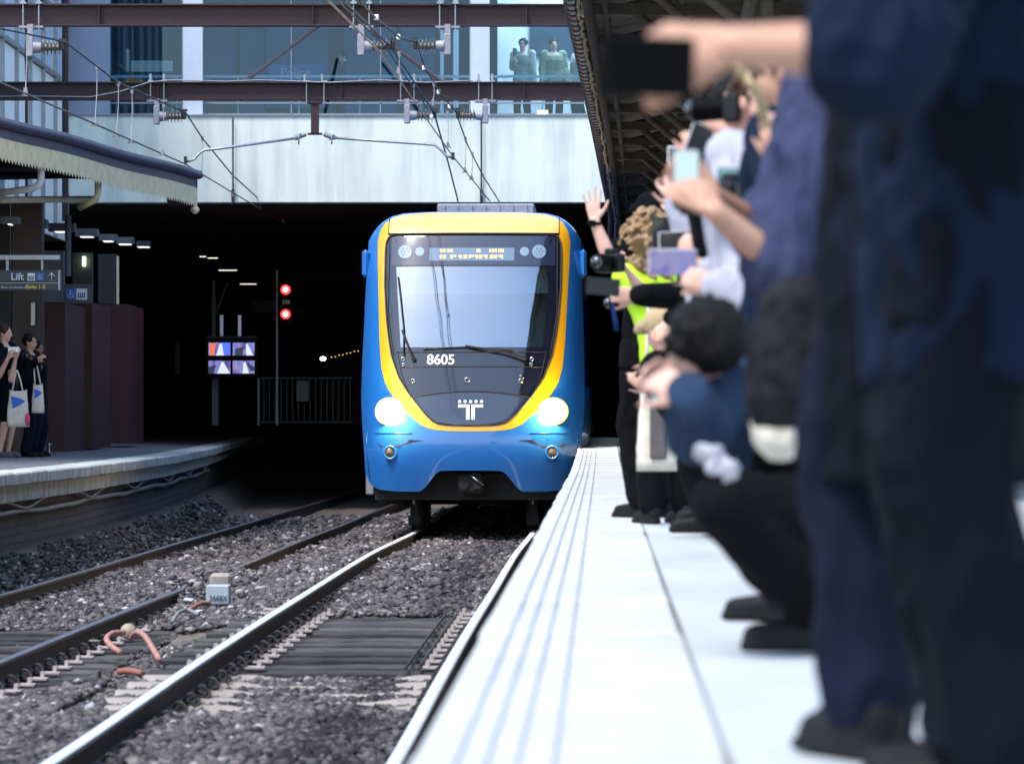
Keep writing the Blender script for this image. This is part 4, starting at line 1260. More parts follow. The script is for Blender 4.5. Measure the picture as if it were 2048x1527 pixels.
# ================================================================= right canopy
mat("canopy_timber", (.075, .062, .045), .85, var=.35, vscale=5, bump=.2)
mat("canopy_sheet", (.040, .036, .030), .8, var=.3, vscale=3)
mat("edge_tan", (.28, .21, .13), .7, var=.3, vscale=20)
rc = thing("platform_canopy", "dark timber canopy over the right platform with a ragged lit edge", "canopy", (TX(1, 45), 45, 5.))
def redge(Y): return TX(float(np.interp(Y, [24, 31, 46, 61, 66], [.0, .08, .28, .46, .52])), Y)
YC = list(np.arange(24, 75, .5))
def rprof(name, pf, m, smooth=False, ys_=YC):
    b = MB(); b.grid([[Vector((redge(Y) + u, Y, 5.0 + v)) for u, v in pf] for Y in ys_], smooth); return b.build(name, MATS[m], rc, fixn=True)
rprof("gutter", [(.0, .02), (-.05, .0), (-.075, .05), (-.06, .10), (-.02, .12)], "gutter_purple", True)
b = MB()
for Y in np.arange(24, 74, .42):
    b.torus((redge(Y) - .02, Y, 5.05), (SLOPE, 1, 0), .068, .008, 0, 6.283, 10, 4)
props(b.build("gutter_rings", MATS["cable_black"], rc), kind="stuff")
r = random.Random(2)
b = MB()
pts = [(redge(Y) + .045 + r.uniform(-.014, .014), Y, 4.965 + r.uniform(-.018, .018)) for Y in np.arange(24, 74, .11)]
b.tube(pts, [r.uniform(.010, .020) for _ in pts], 5); b.build("edge_rope", MATS["edge_tan"], rc)
b = MB(); b.tube([(redge(Y) + .12, Y, 4.97) for Y in np.arange(24, 74, 1)], .045, 8); b.tube([(redge(Y) + .26, Y, 5.0) for Y in np.arange(24, 74, 1)], .03, 8); b.build("edge_pipe", MATS["dark_wall"], rc)
rprof("roof_sheet", [(-.02, .14), (1.5, .45), (3.5, .9), (6, 1.0), (8.6, .8)], "canopy_sheet")
rprof("ceiling_lining", [(.08, .08), (1.5, .36), (3.5, .8), (6, .9), (8.6, .7)], "canopy_timber")
for Y in (33, 41, 48, 54, 59, 65):
    b = MB(); bx = redge(Y) + .65
    b.ell((bx - .60, Y, 5.10), (.045, .30, .10), 10, 8); b.build("edge_lamp", MATS["white_paint"], rc)
k = 0
for Y in np.arange(27, 74, 2.6):
    x0 = redge(Y) + .1
    b = MB()
    b.box((x0 + 2.2, Y, 5.02), (4.4, .10, .10)); b.cone((x0 + .1, Y, 4.98), (x0 + 2.0, Y, 5.45), .045, seg=6); b.cone((x0 + .4, Y, 5.0), (x0 + 1.3, Y, 4.25), .04, seg=6)
    b.cone((x0 + 1.35, Y, 5.), (x0 + 1.35, Y, 4.0), .045, seg=8)
    b.box((x0 + 2.4, Y, 4.62), (2.2, .08, .12))
    b.build("truss", MATS["canopy_timber"], rc); k += 1
b = MB()
for q, (dx, z) in enumerate(((.9, 5.1), (1.8, 5.15), (2.8, 5.3), (1.35, 4.58))):
    b = MB(); b.tube([(redge(Y) + dx, Y, z) for Y in YC[::6]], .05, 5); b.build("purlin", MATS["canopy_timber"], rc)
# posts of the right canopy, behind the crowd
for Y in (46, 59, 70):
    b = MB(); b.box((TX(3.2, Y), Y, 3.1), (.22, .22, 4.1)); b.build("post", MATS["dark_wall"], rc)

# ================================================================= left platform furniture
mat("steel_brown", (.045, .022, .018), .5, var=.2)
mat("lift_maroon", (.048, .008, .011), .55, var=.2, vscale=2)
mat("lift_grey", (.11, .125, .15), .5, var=.05)
mat("lift_grey_dark", (.025, .03, .033), .5)
mat("tube_light", (1, 1, .95), .5, emit=(1, .95, .8), estr=.55)
mat("tube_warm", (1, 1, .8), .5, emit=(.85, 1, .7), estr=4)
mat("sign_navy", (.018, .035, .050), .4)
mat("sign_blue", (.02, .10, .40), .4)
mat("sign_white", (.70, .72, .80), .4)
mat("sign_yellow", (.75, .60, .08), .5)

def boxpx(name, x0, y0, x1, y1, Y, depth, m, parent=None, bev=0., **kw):
    a, c = P(x0, y0, Y), P(x1, y1, Y)
    b = MB(); b.box(((a.x + c.x) / 2, Y + depth / 2, (a.z + c.z) / 2), (abs(c.x - a.x), depth, abs(a.z - c.z)), bev=bev)
    return b.build(name, MATS[m], parent, **kw)
boxpx("support_column", 22, 400, 84, 915, 58.5, .3, "steel_brown", bev=.02, label="brown steel column standing behind the three people on the left platform", cat="column")
boxpx("wall_notice", 62, 605, 70, 650, 58.4, .03, "lens_pale", label="narrow pale notice strip fixed on the brown column", cat="notice")
boxpx("support_column", -40, 400, 20, 915, 61, .3, "lift_grey_dark", label="dark grey column at the left edge beside the brown column", cat="column")
lf = thing("lift_shaft", "maroon lift enclosure with grey panels above on the left platform", "lift shaft", P(180, 900, 62))
boxpx("base_wall", 85, 605, 130, 905, 61, 3, "lift_maroon", lf)
boxpx("base_wall", 131, 605, 184, 897, 64, 3, "lift_maroon", lf)
boxpx("base_wall", 186, 608, 255, 885, 69, 3, "lift_maroon", lf)
boxpx("upper_panel", 85, 501, 127, 604, 61, .2, "lift_grey", lf)
boxpx("upper_panel", 145, 505, 184, 604, 64, .2, "lift_grey_dark", lf)
boxpx("upper_panel", 196, 508, 233, 607, 69, .2, "lift_grey_dark", lf)
boxpx("corner_strip", 233, 512, 237, 608, 69, .1, "valance_paint", lf)
boxpx("indicator_light", 165, 513, 171, 532, 63.9, .03, "tube_warm", lf)
boxpx("waste_bin", 70, 848, 86, 905, 57.6, .35, "lift_grey", label="small grey bin with rounded top beside the brown column", cat="bin", bev=.03)
b = MB(); p = P(98, 905, 59.5); b.cone(p, p + Vector((0, 0, .03)), .06, seg=14); b.cone(p, p + Vector((0, 0, .14)), .025, seg=10); b.cone(p + Vector((0, 0, .12)), p + Vector((0, 0, .15)), .055, seg=14); b.build("floor_bollard", MATS["chrome"], None, label="tiny metal floor stand at the foot of the maroon wall", cat="bollard")
# hanging lift sign
sgn = thing("hanging_sign", "hanging dark sign reading Lift with an up arrow and Exits 1-2", "sign", P(40, 560, 54))
boxpx("sign_board", -60, 540, 118, 580, 54, .12, "sign_navy", sgn)
boxpx("sign_trim", 116.6, 540, 119.5, 580, 53.97, .14, "galv", sgn)
boxpx("divider", -60, 565.5, 117, 566.5, 53.985, .02, "lens_pale", sgn)
boxpx("top_bar", -60, 510, 119, 519, 54, .1, "galv", sgn)
boxpx("hanger", 12, 518, 17, 541, 54.02, .05, "galv", sgn); boxpx("hanger", 82, 518, 86, 541, 54.02, .05, "galv", sgn)
def tpx(s, px, py, Y, hpx, m, parent, bold=.002, xs=1.):
    p = P(px, py, Y); loc = p - parent.location
    return text_obj("lettering", s, hpx * Y / FPX * 1.0, MATS[m], loc, parent=parent, bold=bold, xs=xs)
tpx("Lift", 34.5, 553.5, 53.98, 20, "sign_white", sgn)
tpx("Exits 1-2", 71.5, 573.5, 53.98, 11, "sign_yellow", sgn, .0015)
tpx("Flinders St, Swanston St", 27, 574.5, 53.98, 5.2, "sign_white", sgn, 0)
boxpx("lift_symbol", 55, 546, 70, 561, 53.98, .02, "sign_white", sgn); boxpx("accessible_symbol", 73, 546, 88, 561, 53.98, .02, "sign_blue", sgn)
def pic_lift(x, y, s, Y, parent):
    boxpx("pictogram", x - s * .36, y - s * .12, x + s * .36, y + s * .36, Y, .004, "sign_navy", parent)
    b = MB()
    for k in (-1, 0, 1):
        c = P(x + k * s * .2, y + s * .12, Y - .006); u = s * Y / FPX
        b.box(c, (.09 * u, .004, .26 * u)); b.box(c + Vector((0, 0, .18 * u)), (.07 * u, .004, .06 * u))
    b.build("pictogram", MATS["sign_white"], parent)
def pic_chair(x, y, s, Y, parent):
    u = s * Y / FPX; c = P(x, y, Y - .004)
    b = MB(); b.torus(c + Vector((-.02 * u, 0, -.14 * u)), (0, -1, 0), .22 * u, .03 * u, R(100), R(330), 12, 4, x=(1, 0, 0))
    b.tube([c + Vector((-.06 * u, 0, .26 * u)), c + Vector((-.04 * u, 0, -.02 * u)), c + Vector((.16 * u, 0, -.04 * u)), c + Vector((.27 * u, 0, -.30 * u))], .035 * u, 5)
    b.ell(c + Vector((-.06 * u, 0, .36 * u)), (.06 * u, .01, .06 * u), 8, 5)
    b.build("pictogram", MATS["sign_white"], parent)
pic_lift(62.5, 553.5, 15, 53.975, sgn); pic_chair(80.5, 553.5, 15, 53.975, sgn)
b = MB(); c = P(103, 553.5, 53.97); u = 17 * 54 / FPX
b.tube([c + Vector((0, 0, -.45 * u)), c + Vector((0, 0, .42 * u))], .055 * u, 5); b.tube([c + Vector((-.42 * u, 0, .05 * u)), c + Vector((0, 0, .45 * u)), c + Vector((.42 * u, 0, .05 * u))], .055 * u, 5); b.build("arrow", MATS["sign_white"], sgn)
s2 = thing("lift_sign", "small square sign with wheelchair and lift symbols beside the hanging Lift sign", "sign", P(155, 585, 60))
boxpx("sign_board", 127, 568, 184, 606, 60, .1, "sign_navy", s2); boxpx("accessible_symbol", 132, 577, 152.5, 599, 59.98, .02, "sign_blue", s2); boxpx("lift_symbol", 152.8, 577, 174, 599, 59.98, .02, "sign_white", s2)
pic_chair(142, 588, 20, 59.975, s2); pic_lift(163, 588, 20, 59.975, s2)
b = MB(); b.cone(P(136, 552, 60.6), P(136, 430, 60.6), .05, seg=10); b.build("hanger", MATS["lift_grey"], s2)

# ceiling lights
def clight(px, py, Y, w, h, lw, label, grp="ceiling lights under the left canopy"):
    root = thing("ceiling_light", label, "ceiling light", P(px, py, Y), group=grp)
    boxpx("housing", px - w / 2, py - h, px + w / 2, py, Y, .35, "lift_grey", root)
    boxpx("tube", px - lw / 2, py + .3, px + lw / 2, py + 2.0, Y + .02, .3, "tube_light", root)
for q, (px, py, Y, w, h, lw, lb) in enumerate(((18, 447, 57, 34, 14, 6, "nearest"), (66, 455, 59.5, 52, 17, 28, "second nearest"), (122, 462, 62.5, 52, 16, 26, "third nearest"), (172, 472, 66, 44, 15, 24, "fourth nearest"), (215, 481, 70, 34, 13, 18, "fifth nearest"), (249, 487, 73.5, 34, 13, 23, "sixth nearest"), (286, 492.5, 77, 28, 11, 22, "seventh nearest"))):
    clight(px, py, Y, w, h, lw, f"grey ceiling light of the row under the left canopy, {lb}")
for q, (px, py, Y, lw, lb) in enumerate(((425, 515, 90, 19, "above the four monitors"), (455, 539.5, 98, 36, "long one behind the monitors"), (496, 567, 105, 32, "left of the red signal"), (405, 512, 92, 12, "small one left of the others"), (523, 601, 120, 18, "small one just left of the signal number"))):
    root = thing("ceiling_light", f"thin lit strip light under the bridge, {lb}", "ceiling light", P(px, py, Y))
    boxpx("housing", px - lw / 2 - 2, py - 4, px + lw / 2 + 2, py, Y, .3, "dark", root)
    boxpx("tube", px - lw / 2, py + .1, px + lw / 2, py + 1.4, Y + .02, .2, "tube_light", root)

# four screen monitor bank
mb_ = thing("monitor_bank", "bank of four lit driver monitors on a post under the bridge", "monitor bank", P(462, 840, 72))
boxpx("cabinet", 410, 672, 514, 755, 72, .35, "black", mb_, bev=.02)
boxpx("post", 424, 755, 436, 850, 72.1, .2, "dark", mb_); boxpx("mounting_frame", 440, 630, 446, 672, 72.1, .15, "galv_rough", mb_); boxpx("mounting_frame", 476, 630, 482, 672, 72.1, .15, "galv_rough", mb_)
def screen_mat(i):
    m = bpy.data.materials.new(f"screen_{i}"); m.use_nodes = True; nt = m.node_tree; bs = nt.nodes["Principled BSDF"]
    tc = nt.nodes.new("ShaderNodeTexCoord"); mp = nt.nodes.new("ShaderNodeMapping"); mp.inputs["Location"].default_value = (i * 3.1, 0, i); mp.inputs["Scale"].default_value = (6, 1, 3); mp.inputs["Rotation"].default_value = (0, .5 - i * .3, 0)
    nz = nt.nodes.new("ShaderNodeTexNoise"); nz.inputs["Scale"].default_value = 1.2; nz.inputs["Detail"].default_value = 3
    cr = nt.nodes.new("ShaderNodeValToRGB"); els = cr.color_ramp.elements
    els[0].position = .36; els[0].color = (.05, .04, .14, 1); els[1].position = .62; els[1].color = (.10, .12, .40, 1)
    e = els.new(.46); e.color = (.10, .07, .30, 1); e = els.new(.52); e.color = (.18, .17, .30, 1)
    nt.links.new(tc.outputs["Object"], mp.inputs[0]); nt.links.new(mp.outputs[0], nz.inputs[0]); nt.links.new(nz.outputs[0], cr.inputs[0]); nt.links.new(cr.outputs[0], bs.inputs["Emission Color"]); bs.inputs["Emission Strength"].default_value = .7
    bs.inputs["Base Color"].default_value = (.01, .01, .01, 1)
    MATS[f"screen_{i}"] = m
mat("pic_white", (.1, .1, .1), .5, emit=(.55, .62, .80), estr=.55); mat("pic_red", (.1, 0, 0), .5, emit=(.75, .16, .08), estr=.5); mat("pic_blue", (0, 0, .1), .5, emit=(.04, .10, .75), estr=.9); mat("pic_dark", (0, 0, 0), .5, emit=(.02, .02, .05), estr=.8)
for i, (x0, y0) in enumerate(((417, 685), (465.5, 685), (417, 721), (465.5, 721))):
    screen_mat(i)
    s_ = boxpx("screen", x0, y0, x0 + 43.5, y0 + 25.5, 71.98, .02, f"screen_{i}", mb_)
    def tri(pts, m_):
        b = MB(); b.add([P(x0 + a * 43.5, y0 + c * 25.5, 71.972) for a, c in pts], [tuple(range(len(pts)))]); b.build("picture", MATS[m_], s_)
    if i == 0: tri([(.52, .1), (.62, .1), (.70, 1), (.35, 1)], "pic_white"); tri([(.05, .1), (.35, .0), (.25, 1), (.05, 1)], "pic_red"); tri([(.63, 0), (1, .0), (1, .8), (.74, 1)], "pic_blue")
    if i == 1: tri([(.60, .1), (.68, .1), (.95, 1), (.62, 1)], "pic_white"); tri([(.1, .5), (.5, .3), (.45, 1), (.1, 1)], "pic_dark")
    if i == 2: tri([(.60, .1), (.68, .1), (1, 1), (.40, 1)], "pic_white"); tri([(.0, .5), (.35, .3), (.25, 1), (.0, 1)], "pic_dark")
    if i == 3: tri([(.50, .1), (.58, .1), (.75, 1), (.45, 1)], "pic_white"); tri([(.6, .1), (1, .5), (1, .8), (.8, .8)], "pic_dark")

# railway signal with two red lamps and number 336
mat("red_lamp", (1, .1, .05), .4, emit=(1., .012, .015), estr=4)
mat("red_lamp_core", (1, .4, .3), .4, emit=(1., .25, .15), estr=6)
sg_ = thing("railway_signal", "black two lamp railway signal showing red over red with number 336", "signal", P(572, 610, 82))
boxpx("signal_head", 556, 560, 588, 650, 82, .3, "black", sg_, bev=.03); boxpx("post", 552, 540, 556, 850, 82.1, .1, "galv_rough", sg_)
for py in (579, 628):
    b = MB(); c = P(571, py, 81.95); b.cone(c, c + Vector((0, .05, 0)), .10, seg=20); l_ = b.build("lamp", MATS["red_lamp"], sg_)
    b = MB(); b.ell(c, (.055, .03, .055), 12, 8); b.build("lamp_core", MATS["red_lamp_core"], l_)
o = tpx("336", 572, 604, 81.98, 11, "lens_pale", sg_, 0)

# fence and small things in the dark
fc = thing("metal_fence", "dim galvanised railing at the end of the left platform", "fence", P(600, 850, 84))
boxpx("post", 515, 755, 519, 850, 84, .05, "galv_rough", fc)
for k in range(17):
    px = 515 + k * 11.5
    boxpx("baluster", px, 757, px + 2, 842, 84.02, .03, "lift_grey_dark", fc)
boxpx("top_rail", 515, 754, 705, 757, 84, .06, "lift_grey_dark", fc); boxpx("bottom_rail", 515, 842, 705, 845, 84, .06, "lift_grey_dark", fc)
boxpx("notice_board", 593, 762, 617, 802, 83.8, .03, "lift_grey", label="pale rectangular notice on the railing left of the train", cat="notice")
boxpx("support_post", 424, 560, 431, 850, 86, .1, "lift_grey", label="thin grey post rising behind the four monitors", cat="post")
b = MB(); b.cone(P(455, 565, 86), P(433, 625, 86), .03); b.build("brace_pole", MATS["lift_grey"], None, label="slanting brace beside the thin grey post", cat="brace")
boxpx("lamp_box", 503, 600, 556, 624, 95, .3, "lift_grey_dark", label="dim grey box beam just left of the red signal", cat="beam")
boxpx("support_post", 350, 685, 359, 748, 100, .1, "lift_grey", label="short pale panel standing left of the four monitors", cat="post")
mat("far_white", (1, 1, 1), .5, emit=(.9, .95, 1), estr=6); mat("far_yellow", (1, .8, .3), .5, emit=(1., .62, .15), estr=1.0)
b = MB(); b.ell(P(646, 717, 120), (.09, .05, .06), 10, 6); b.build("tunnel_lamp", MATS["far_white"], None, label="small bright white lamp beyond the railing left of the train", cat="lamp")
for k in range(8):
    b = MB(); b.ell(P(663 + k * 7.6, 714 - k * 1.9 + (k % 2), 130), (.016, .014, .016), 6, 4); b.build("string_light", MATS["far_yellow"], None, label="tiny yellow light in the row beside the train's left flank", cat="light", group="row of tiny yellow lights left of the train")
boxpx("far_platform_wall", 655, 722, 722, 850, 135, .3, "lift_grey_dark", label="dim ribbed wall under the row of tiny yellow lights", cat="wall")

# ================================================================= trackside things
mat("marker_paint", (.36, .42, .46), .6, var=.12); mat("rust_hose", (.26, .07, .045), .8, var=.5, vscale=14, var_col=(.12, .09, .08)); mat("pink_hose", (.42, .17, .13), .8, var=.4, vscale=14, var_col=(.18, .14, .13))
mat("marker_text", (.06, .09, .11), .7)
mk = thing("marker_block", "blue grey concrete marker block lettered 3448X between the tracks", "marker block", P(440, 1207, 35.5))
boxpx("block", 412, 1170, 458, 1208, 35.4, .25, "marker_paint", mk, bev=.008)
tpx("3448X", 436, 1196, 35.39, 16, "marker_text", mk, .001, .85)
b = MB(); c = P(442, 1160, 36.6); b.box(c, (.21, .2, .14), bev=.03); b.build("concrete_block", MATS["sleeper_concrete"], None, label="weathered stone block right behind the lettered marker block", cat="block")
def hose(label, pts, r_, m):
    b = MB(); P_ = [P(*p) for p in pts]
    out = []
    for i in range(len(P_) - 1):
        p0 = P_[max(i - 1, 0)]; p1 = P_[i]; p2 = P_[i + 1]; p3 = P_[min(i + 2, len(P_) - 1)]
        for k in range(6):
            t = k / 6
            out.append(.5 * ((2 * p1) + (p2 - p0) * t + (2 * p0 - 5 * p1 + 4 * p2 - p3) * t * t + (3 * p1 - p0 - 3 * p2 + p3) * t ** 3))
    out.append(P_[-1]); b.tube(out, r_, 8); return b.build("cable_hose", MATS[m], None, label=label, cat="hose")
hose("pink red hose bent between the timber sleepers, left of the round stone", [(247, 1264, 30.2), (225, 1266, 30), (213, 1277, 29.6), (223, 1292, 29.2), (240, 1303, 28.9)], .022, "pink_hose")
hose("rust orange hose arching right of the round stone", [(262, 1276, 30.2), (272, 1264, 30), (288, 1270, 29.6), (303, 1292, 29), (318, 1318, 28.4)], .022, "pink_hose")
hose("dark red hose lying low between the sleeper ends", [(238, 1342, 27.6), (260, 1341, 27.5), (285, 1346, 27.4)], .024, "rust_hose")
hose("rust red cable coming from the marker block", [(376, 1222, 34.6), (390, 1212, 34.8), (404, 1206, 35), (418, 1206, 35.1)], .022, "rust_hose")
hose("grey pipe bent on the ballast left of the marker block", [(345, 1242, 33.6), (358, 1224, 34), (375, 1219, 34.2), (396, 1228, 34)], .018, "cable_grey")
mat("round_stone_m", (.30, .25, .18), .9, var=.3, bump=.5, bscale=20)
b = MB(); c = P(257, 1262, 30.4); b.ell(c, (.065, .05, .065), 14, 9); b.build("round_stone", MATS["round_stone_m"], None, label="round yellowish stone lying beside the rail clips", cat="stone")
mat("tennis_ball", (.50, .62, .18), .9, sheen=.5)
b = MB(); b.ell(P(766, 1125, 42), (.034, .034, .034), 16, 10); b.build("tennis_ball", MATS["tennis_ball"], None, label="green yellow ball lying beside the bright rail ahead of the train", cat="ball")
mat("litter_white", (.62, .64, .68), .8); mat("litter_blue", (.03, .07, .40), .6)
for (px, py, Y, m_, sx, lb) in ((450, 1049, 66, "litter_white", .14, "scrap of white paper on the ballast near the left rail"), (471, 1048, 66.3, "litter_blue", .12, "scrap of blue plastic on the ballast near the left rail"), (292, 1091, 50, "litter_white", .05, "white cup lying by the left rail"), (436, 1252, 33, "litter_white", .10, "white stone chip left of the bright rail"), (395, 1225, 34.3, "litter_white", .10, "crumpled white paper below the marker block"), (376, 1201, 35.8, "litter_white", .12, "flat white scrap left of the marker block"), (190, 1288, 29.8, "pad_light", .12, "loose pale metal plate on the sleeper ends")):
    c = P(px, py, Y); b = MB(); r = random.Random(px)
    pts = [c + Vector((r.uniform(-.5, .5) * sx, r.uniform(-.4, .4) * sx, r.uniform(.0, .3) * sx)) for _ in range(9)]
    bm = bmesh.new(); [bm.verts.new(p) for p in pts]; bmesh.ops.convex_hull(bm, input=bm.verts)
    bm.verts.index_update(); b.add([v.co.copy() for v in bm.verts], [tuple(v.index for v in f.verts) for f in bm.faces]); bm.free()
    b.build("litter_scrap", MATS[m_], None, label=lb, cat="litter")
# ================================================================= people
BAKE = []
def live(b, name, m, parent, voxel, smooth=4, disp=0., dscale=.12, label=None, cat=None, group=None):
    """one continuous surface grown over the collected limbs"""
    o = b.build(name, m, parent, label=label, cat=cat, group=group)
    md = o.modifiers.new("skin", 'REMESH'); md.mode = 'VOXEL'; md.voxel_size = voxel; md.use_smooth_shade = True
    if smooth:
        ms = o.modifiers.new("soft", 'SMOOTH'); ms.factor = .5; ms.iterations = smooth
    BAKE.append((o, disp, dscale))
    return o

def bake_all():
    dg = bpy.context.evaluated_depsgraph_get(); dg.update()
    res = [(o, bpy.data.meshes.new_from_object(o.evaluated_get(dg)), d, s) for o, d, s in BAKE]
    for o, me, d, s in res:
        o.modifiers.clear(); old = o.data; me.name = old.name
        me.materials.clear(); me.materials.append(old.materials[0])
        o.data = me
        if d:
            n = len(me.vertices); co = np.empty(n * 3); me.vertices.foreach_get("co", co); co = co.reshape(-1, 3)
            no = np.empty(n * 3); me.vertex_normals.foreach_get("vector", no); no = no.reshape(-1, 3)
            for i in range(n):
                v = co[i]
                q = noise.noise(Vector((v[0] / s, v[1] / s, v[2] / (s * 1.9)))) + .5 * noise.noise(Vector((v[0] / s * 2.3 + 7, v[1] / s * 2.3, v[2] / s * 1.3)))
                # ridged folds
                co[i] += no[i] * d * (1 - 2.2 * abs(q))
            me.vertices.foreach_set("co", co.reshape(-1)); me.update()
    BAKE.clear()

def limb(b, a, c, ra, rb, seg=14):
    """rounded tapered limb"""
    a = Vector(a); c = Vector(c); x, y, d = basis(c - a)
    rings = []
    for t in (-90, -60, -30, 0): rings.append((a + d * (ra * math.sin(R(t))), max(1e-4, ra * math.cos(R(t)))))
    for t in (0, 30, 60, 90): rings.append((c + d * (rb * math.sin(R(t))), max(1e-4, rb * math.cos(R(t)))))
    vs = []
    for p, r_ in rings:
        for k in range(seg):
            an = 2 * math.pi * k / seg; vs.append(p + x * (r_ * math.cos(an)) + y * (r_ * math.sin(an)))
    n = len(rings)
    fs = [(i * seg + k, i * seg + (k + 1) % seg, (i + 1) * seg + (k + 1) % seg, (i + 1) * seg + k) for i in range(n - 1) for k in range(seg)]
    fs += [tuple(range(seg))[::-1], tuple(range((n - 1) * seg, n * seg))]
    b.add(vs, fs, True)

def loft(b, rings, seg=22):
    """rings: (centre, side vector * half width, front vector * half depth)"""
    vs = []
    for c, rx, ry in rings:
        for k in range(seg):
            an = 2 * math.pi * k / seg
            ca, sa = math.cos(an), math.sin(an)
            ca = math.copysign(abs(ca) ** .85, ca); sa = math.copysign(abs(sa) ** .85, sa)
            vs.append(c + rx * ca + ry * sa)
    n = len(rings)
    fs = [(i * seg + k, i * seg + (k + 1) % seg, (i + 1) * seg + (k + 1) % seg, (i + 1) * seg + k) for i in range(n - 1) for k in range(seg)]
    fs += [tuple(range(seg))[::-1], tuple(range((n - 1) * seg, n * seg))]
    # the rings may run either way: fix by signed volume
    vol = 0
    for f in fs:
        for i in range(1, len(f) - 1): vol += vs[f[0]].dot(vs[f[i]].cross(vs[f[i + 1]]))
    if vol < 0: fs = [f[::-1] for f in fs]
    b.add(vs, fs, True)

def ik(a, t, l1, l2, pole):
    a = Vector(a); t = Vector(t); d = t - a; L = d.length
    if L > (l1 + l2) * .998:
        l1 *= L / (l1 + l2) * 1.002; l2 *= L / (Vector(d).length) * 1.0 if False else L / (l1 / 1.0 + l2) if False else 1.0
        k = L * 1.004 / (l1 + l2); l1 *= k; l2 *= k
    u = d.normalized(); p = Vector(pole) - u * Vector(pole).dot(u)
    p = p.normalized() if p.length > 1e-4 else Vector((0, 0, -1))
    x = (l1 * l1 - l2 * l2 + L * L) / (2 * L); h = math.sqrt(max(0, l1 * l1 - x * x))
    return a + u * x + p * h

def hand(b, w, fd, pn, curl=(20, 25, 15), thumb=40, spread=4, k=1., left=False, fr=.0085):
    """w wrist, fd finger direction, pn the way the palm faces"""
    fd = Vector(fd).normalized(); pn = (Vector(pn) - fd * Vector(pn).dot(fd)).normalized()
    sd = fd.cross(pn) * (1 if left else -1)          # towards the thumb
    kn = []
    for i, (o_, l_) in enumerate(((.031, .088), (.011, .092), (-.010, .088), (-.029, .080))):
        q = w + fd * l_ * k + sd * o_ * k; kn.append(q)
        limb(b, w + fd * .012 * k + sd * o_ * .55 * k, q, .0145 * k, .0115 * k, 10)
    limb(b, w + fd * .03 * k + sd * .012 * k, w + fd * .07 * k - sd * .012 * k, .016 * k, .015 * k, 10)
    lens = ((.040, .025, .020), (.044, .029, .021), (.041, .027, .020), (.033, .021, .018))
    for i, q in enumerate(kn):
        a = 0.; p = q
        sp = R(spread) * (1.5 - i)
        base = (fd * math.cos(sp) + sd * math.sin(sp)).normalized()
        cs = curl[i] if isinstance(curl[0], (list, tuple)) else curl
        rr = fr * k * (1, 1.02, .98, .88)[i]
        for j in range(3):
            a += R(cs[j])
            d = base * math.cos(a) + pn * math.sin(a)
            p2 = p + d * lens[i][j] * k
            limb(b, p, p2, rr, rr * .92, 8); rr *= .93; p = p2
    t0 = w + fd * .022 * k + sd * .022 * k
    ta = R(thumb)
    d1 = (fd * math.cos(ta) + sd * math.sin(ta) + pn * .35).normalized()
    t1 = t0 + d1 * .045 * k; d2 = (d1 + fd * .5 + pn * .15).normalized(); t2 = t1 + d2 * .033 * k; t3 = t2 + (d2 + fd * .3).normalized() * .026 * k
    limb(b, t0, t1, .0155 * k, .0115 * k, 10); limb(b, t1, t2, .0115 * k, .0098 * k, 8); limb(b, t2, t3, .0098 * k, .008 * k, 8)

mat("eye_dark", (.02, .015, .012), .2); mat("lip", (.32, .13, .11), .5)
mat("hair_black", (.006, .005, .005), .6, spec=.15, bump=.6, bscale=90)
mat("hair_brown", (.050, .024, .013), .6, spec=.2, bump=.6, bscale=90)
mat("hair_blond", (.30, .185, .09), .7, var=.55, vscale=22, bump=.8, bscale=60)

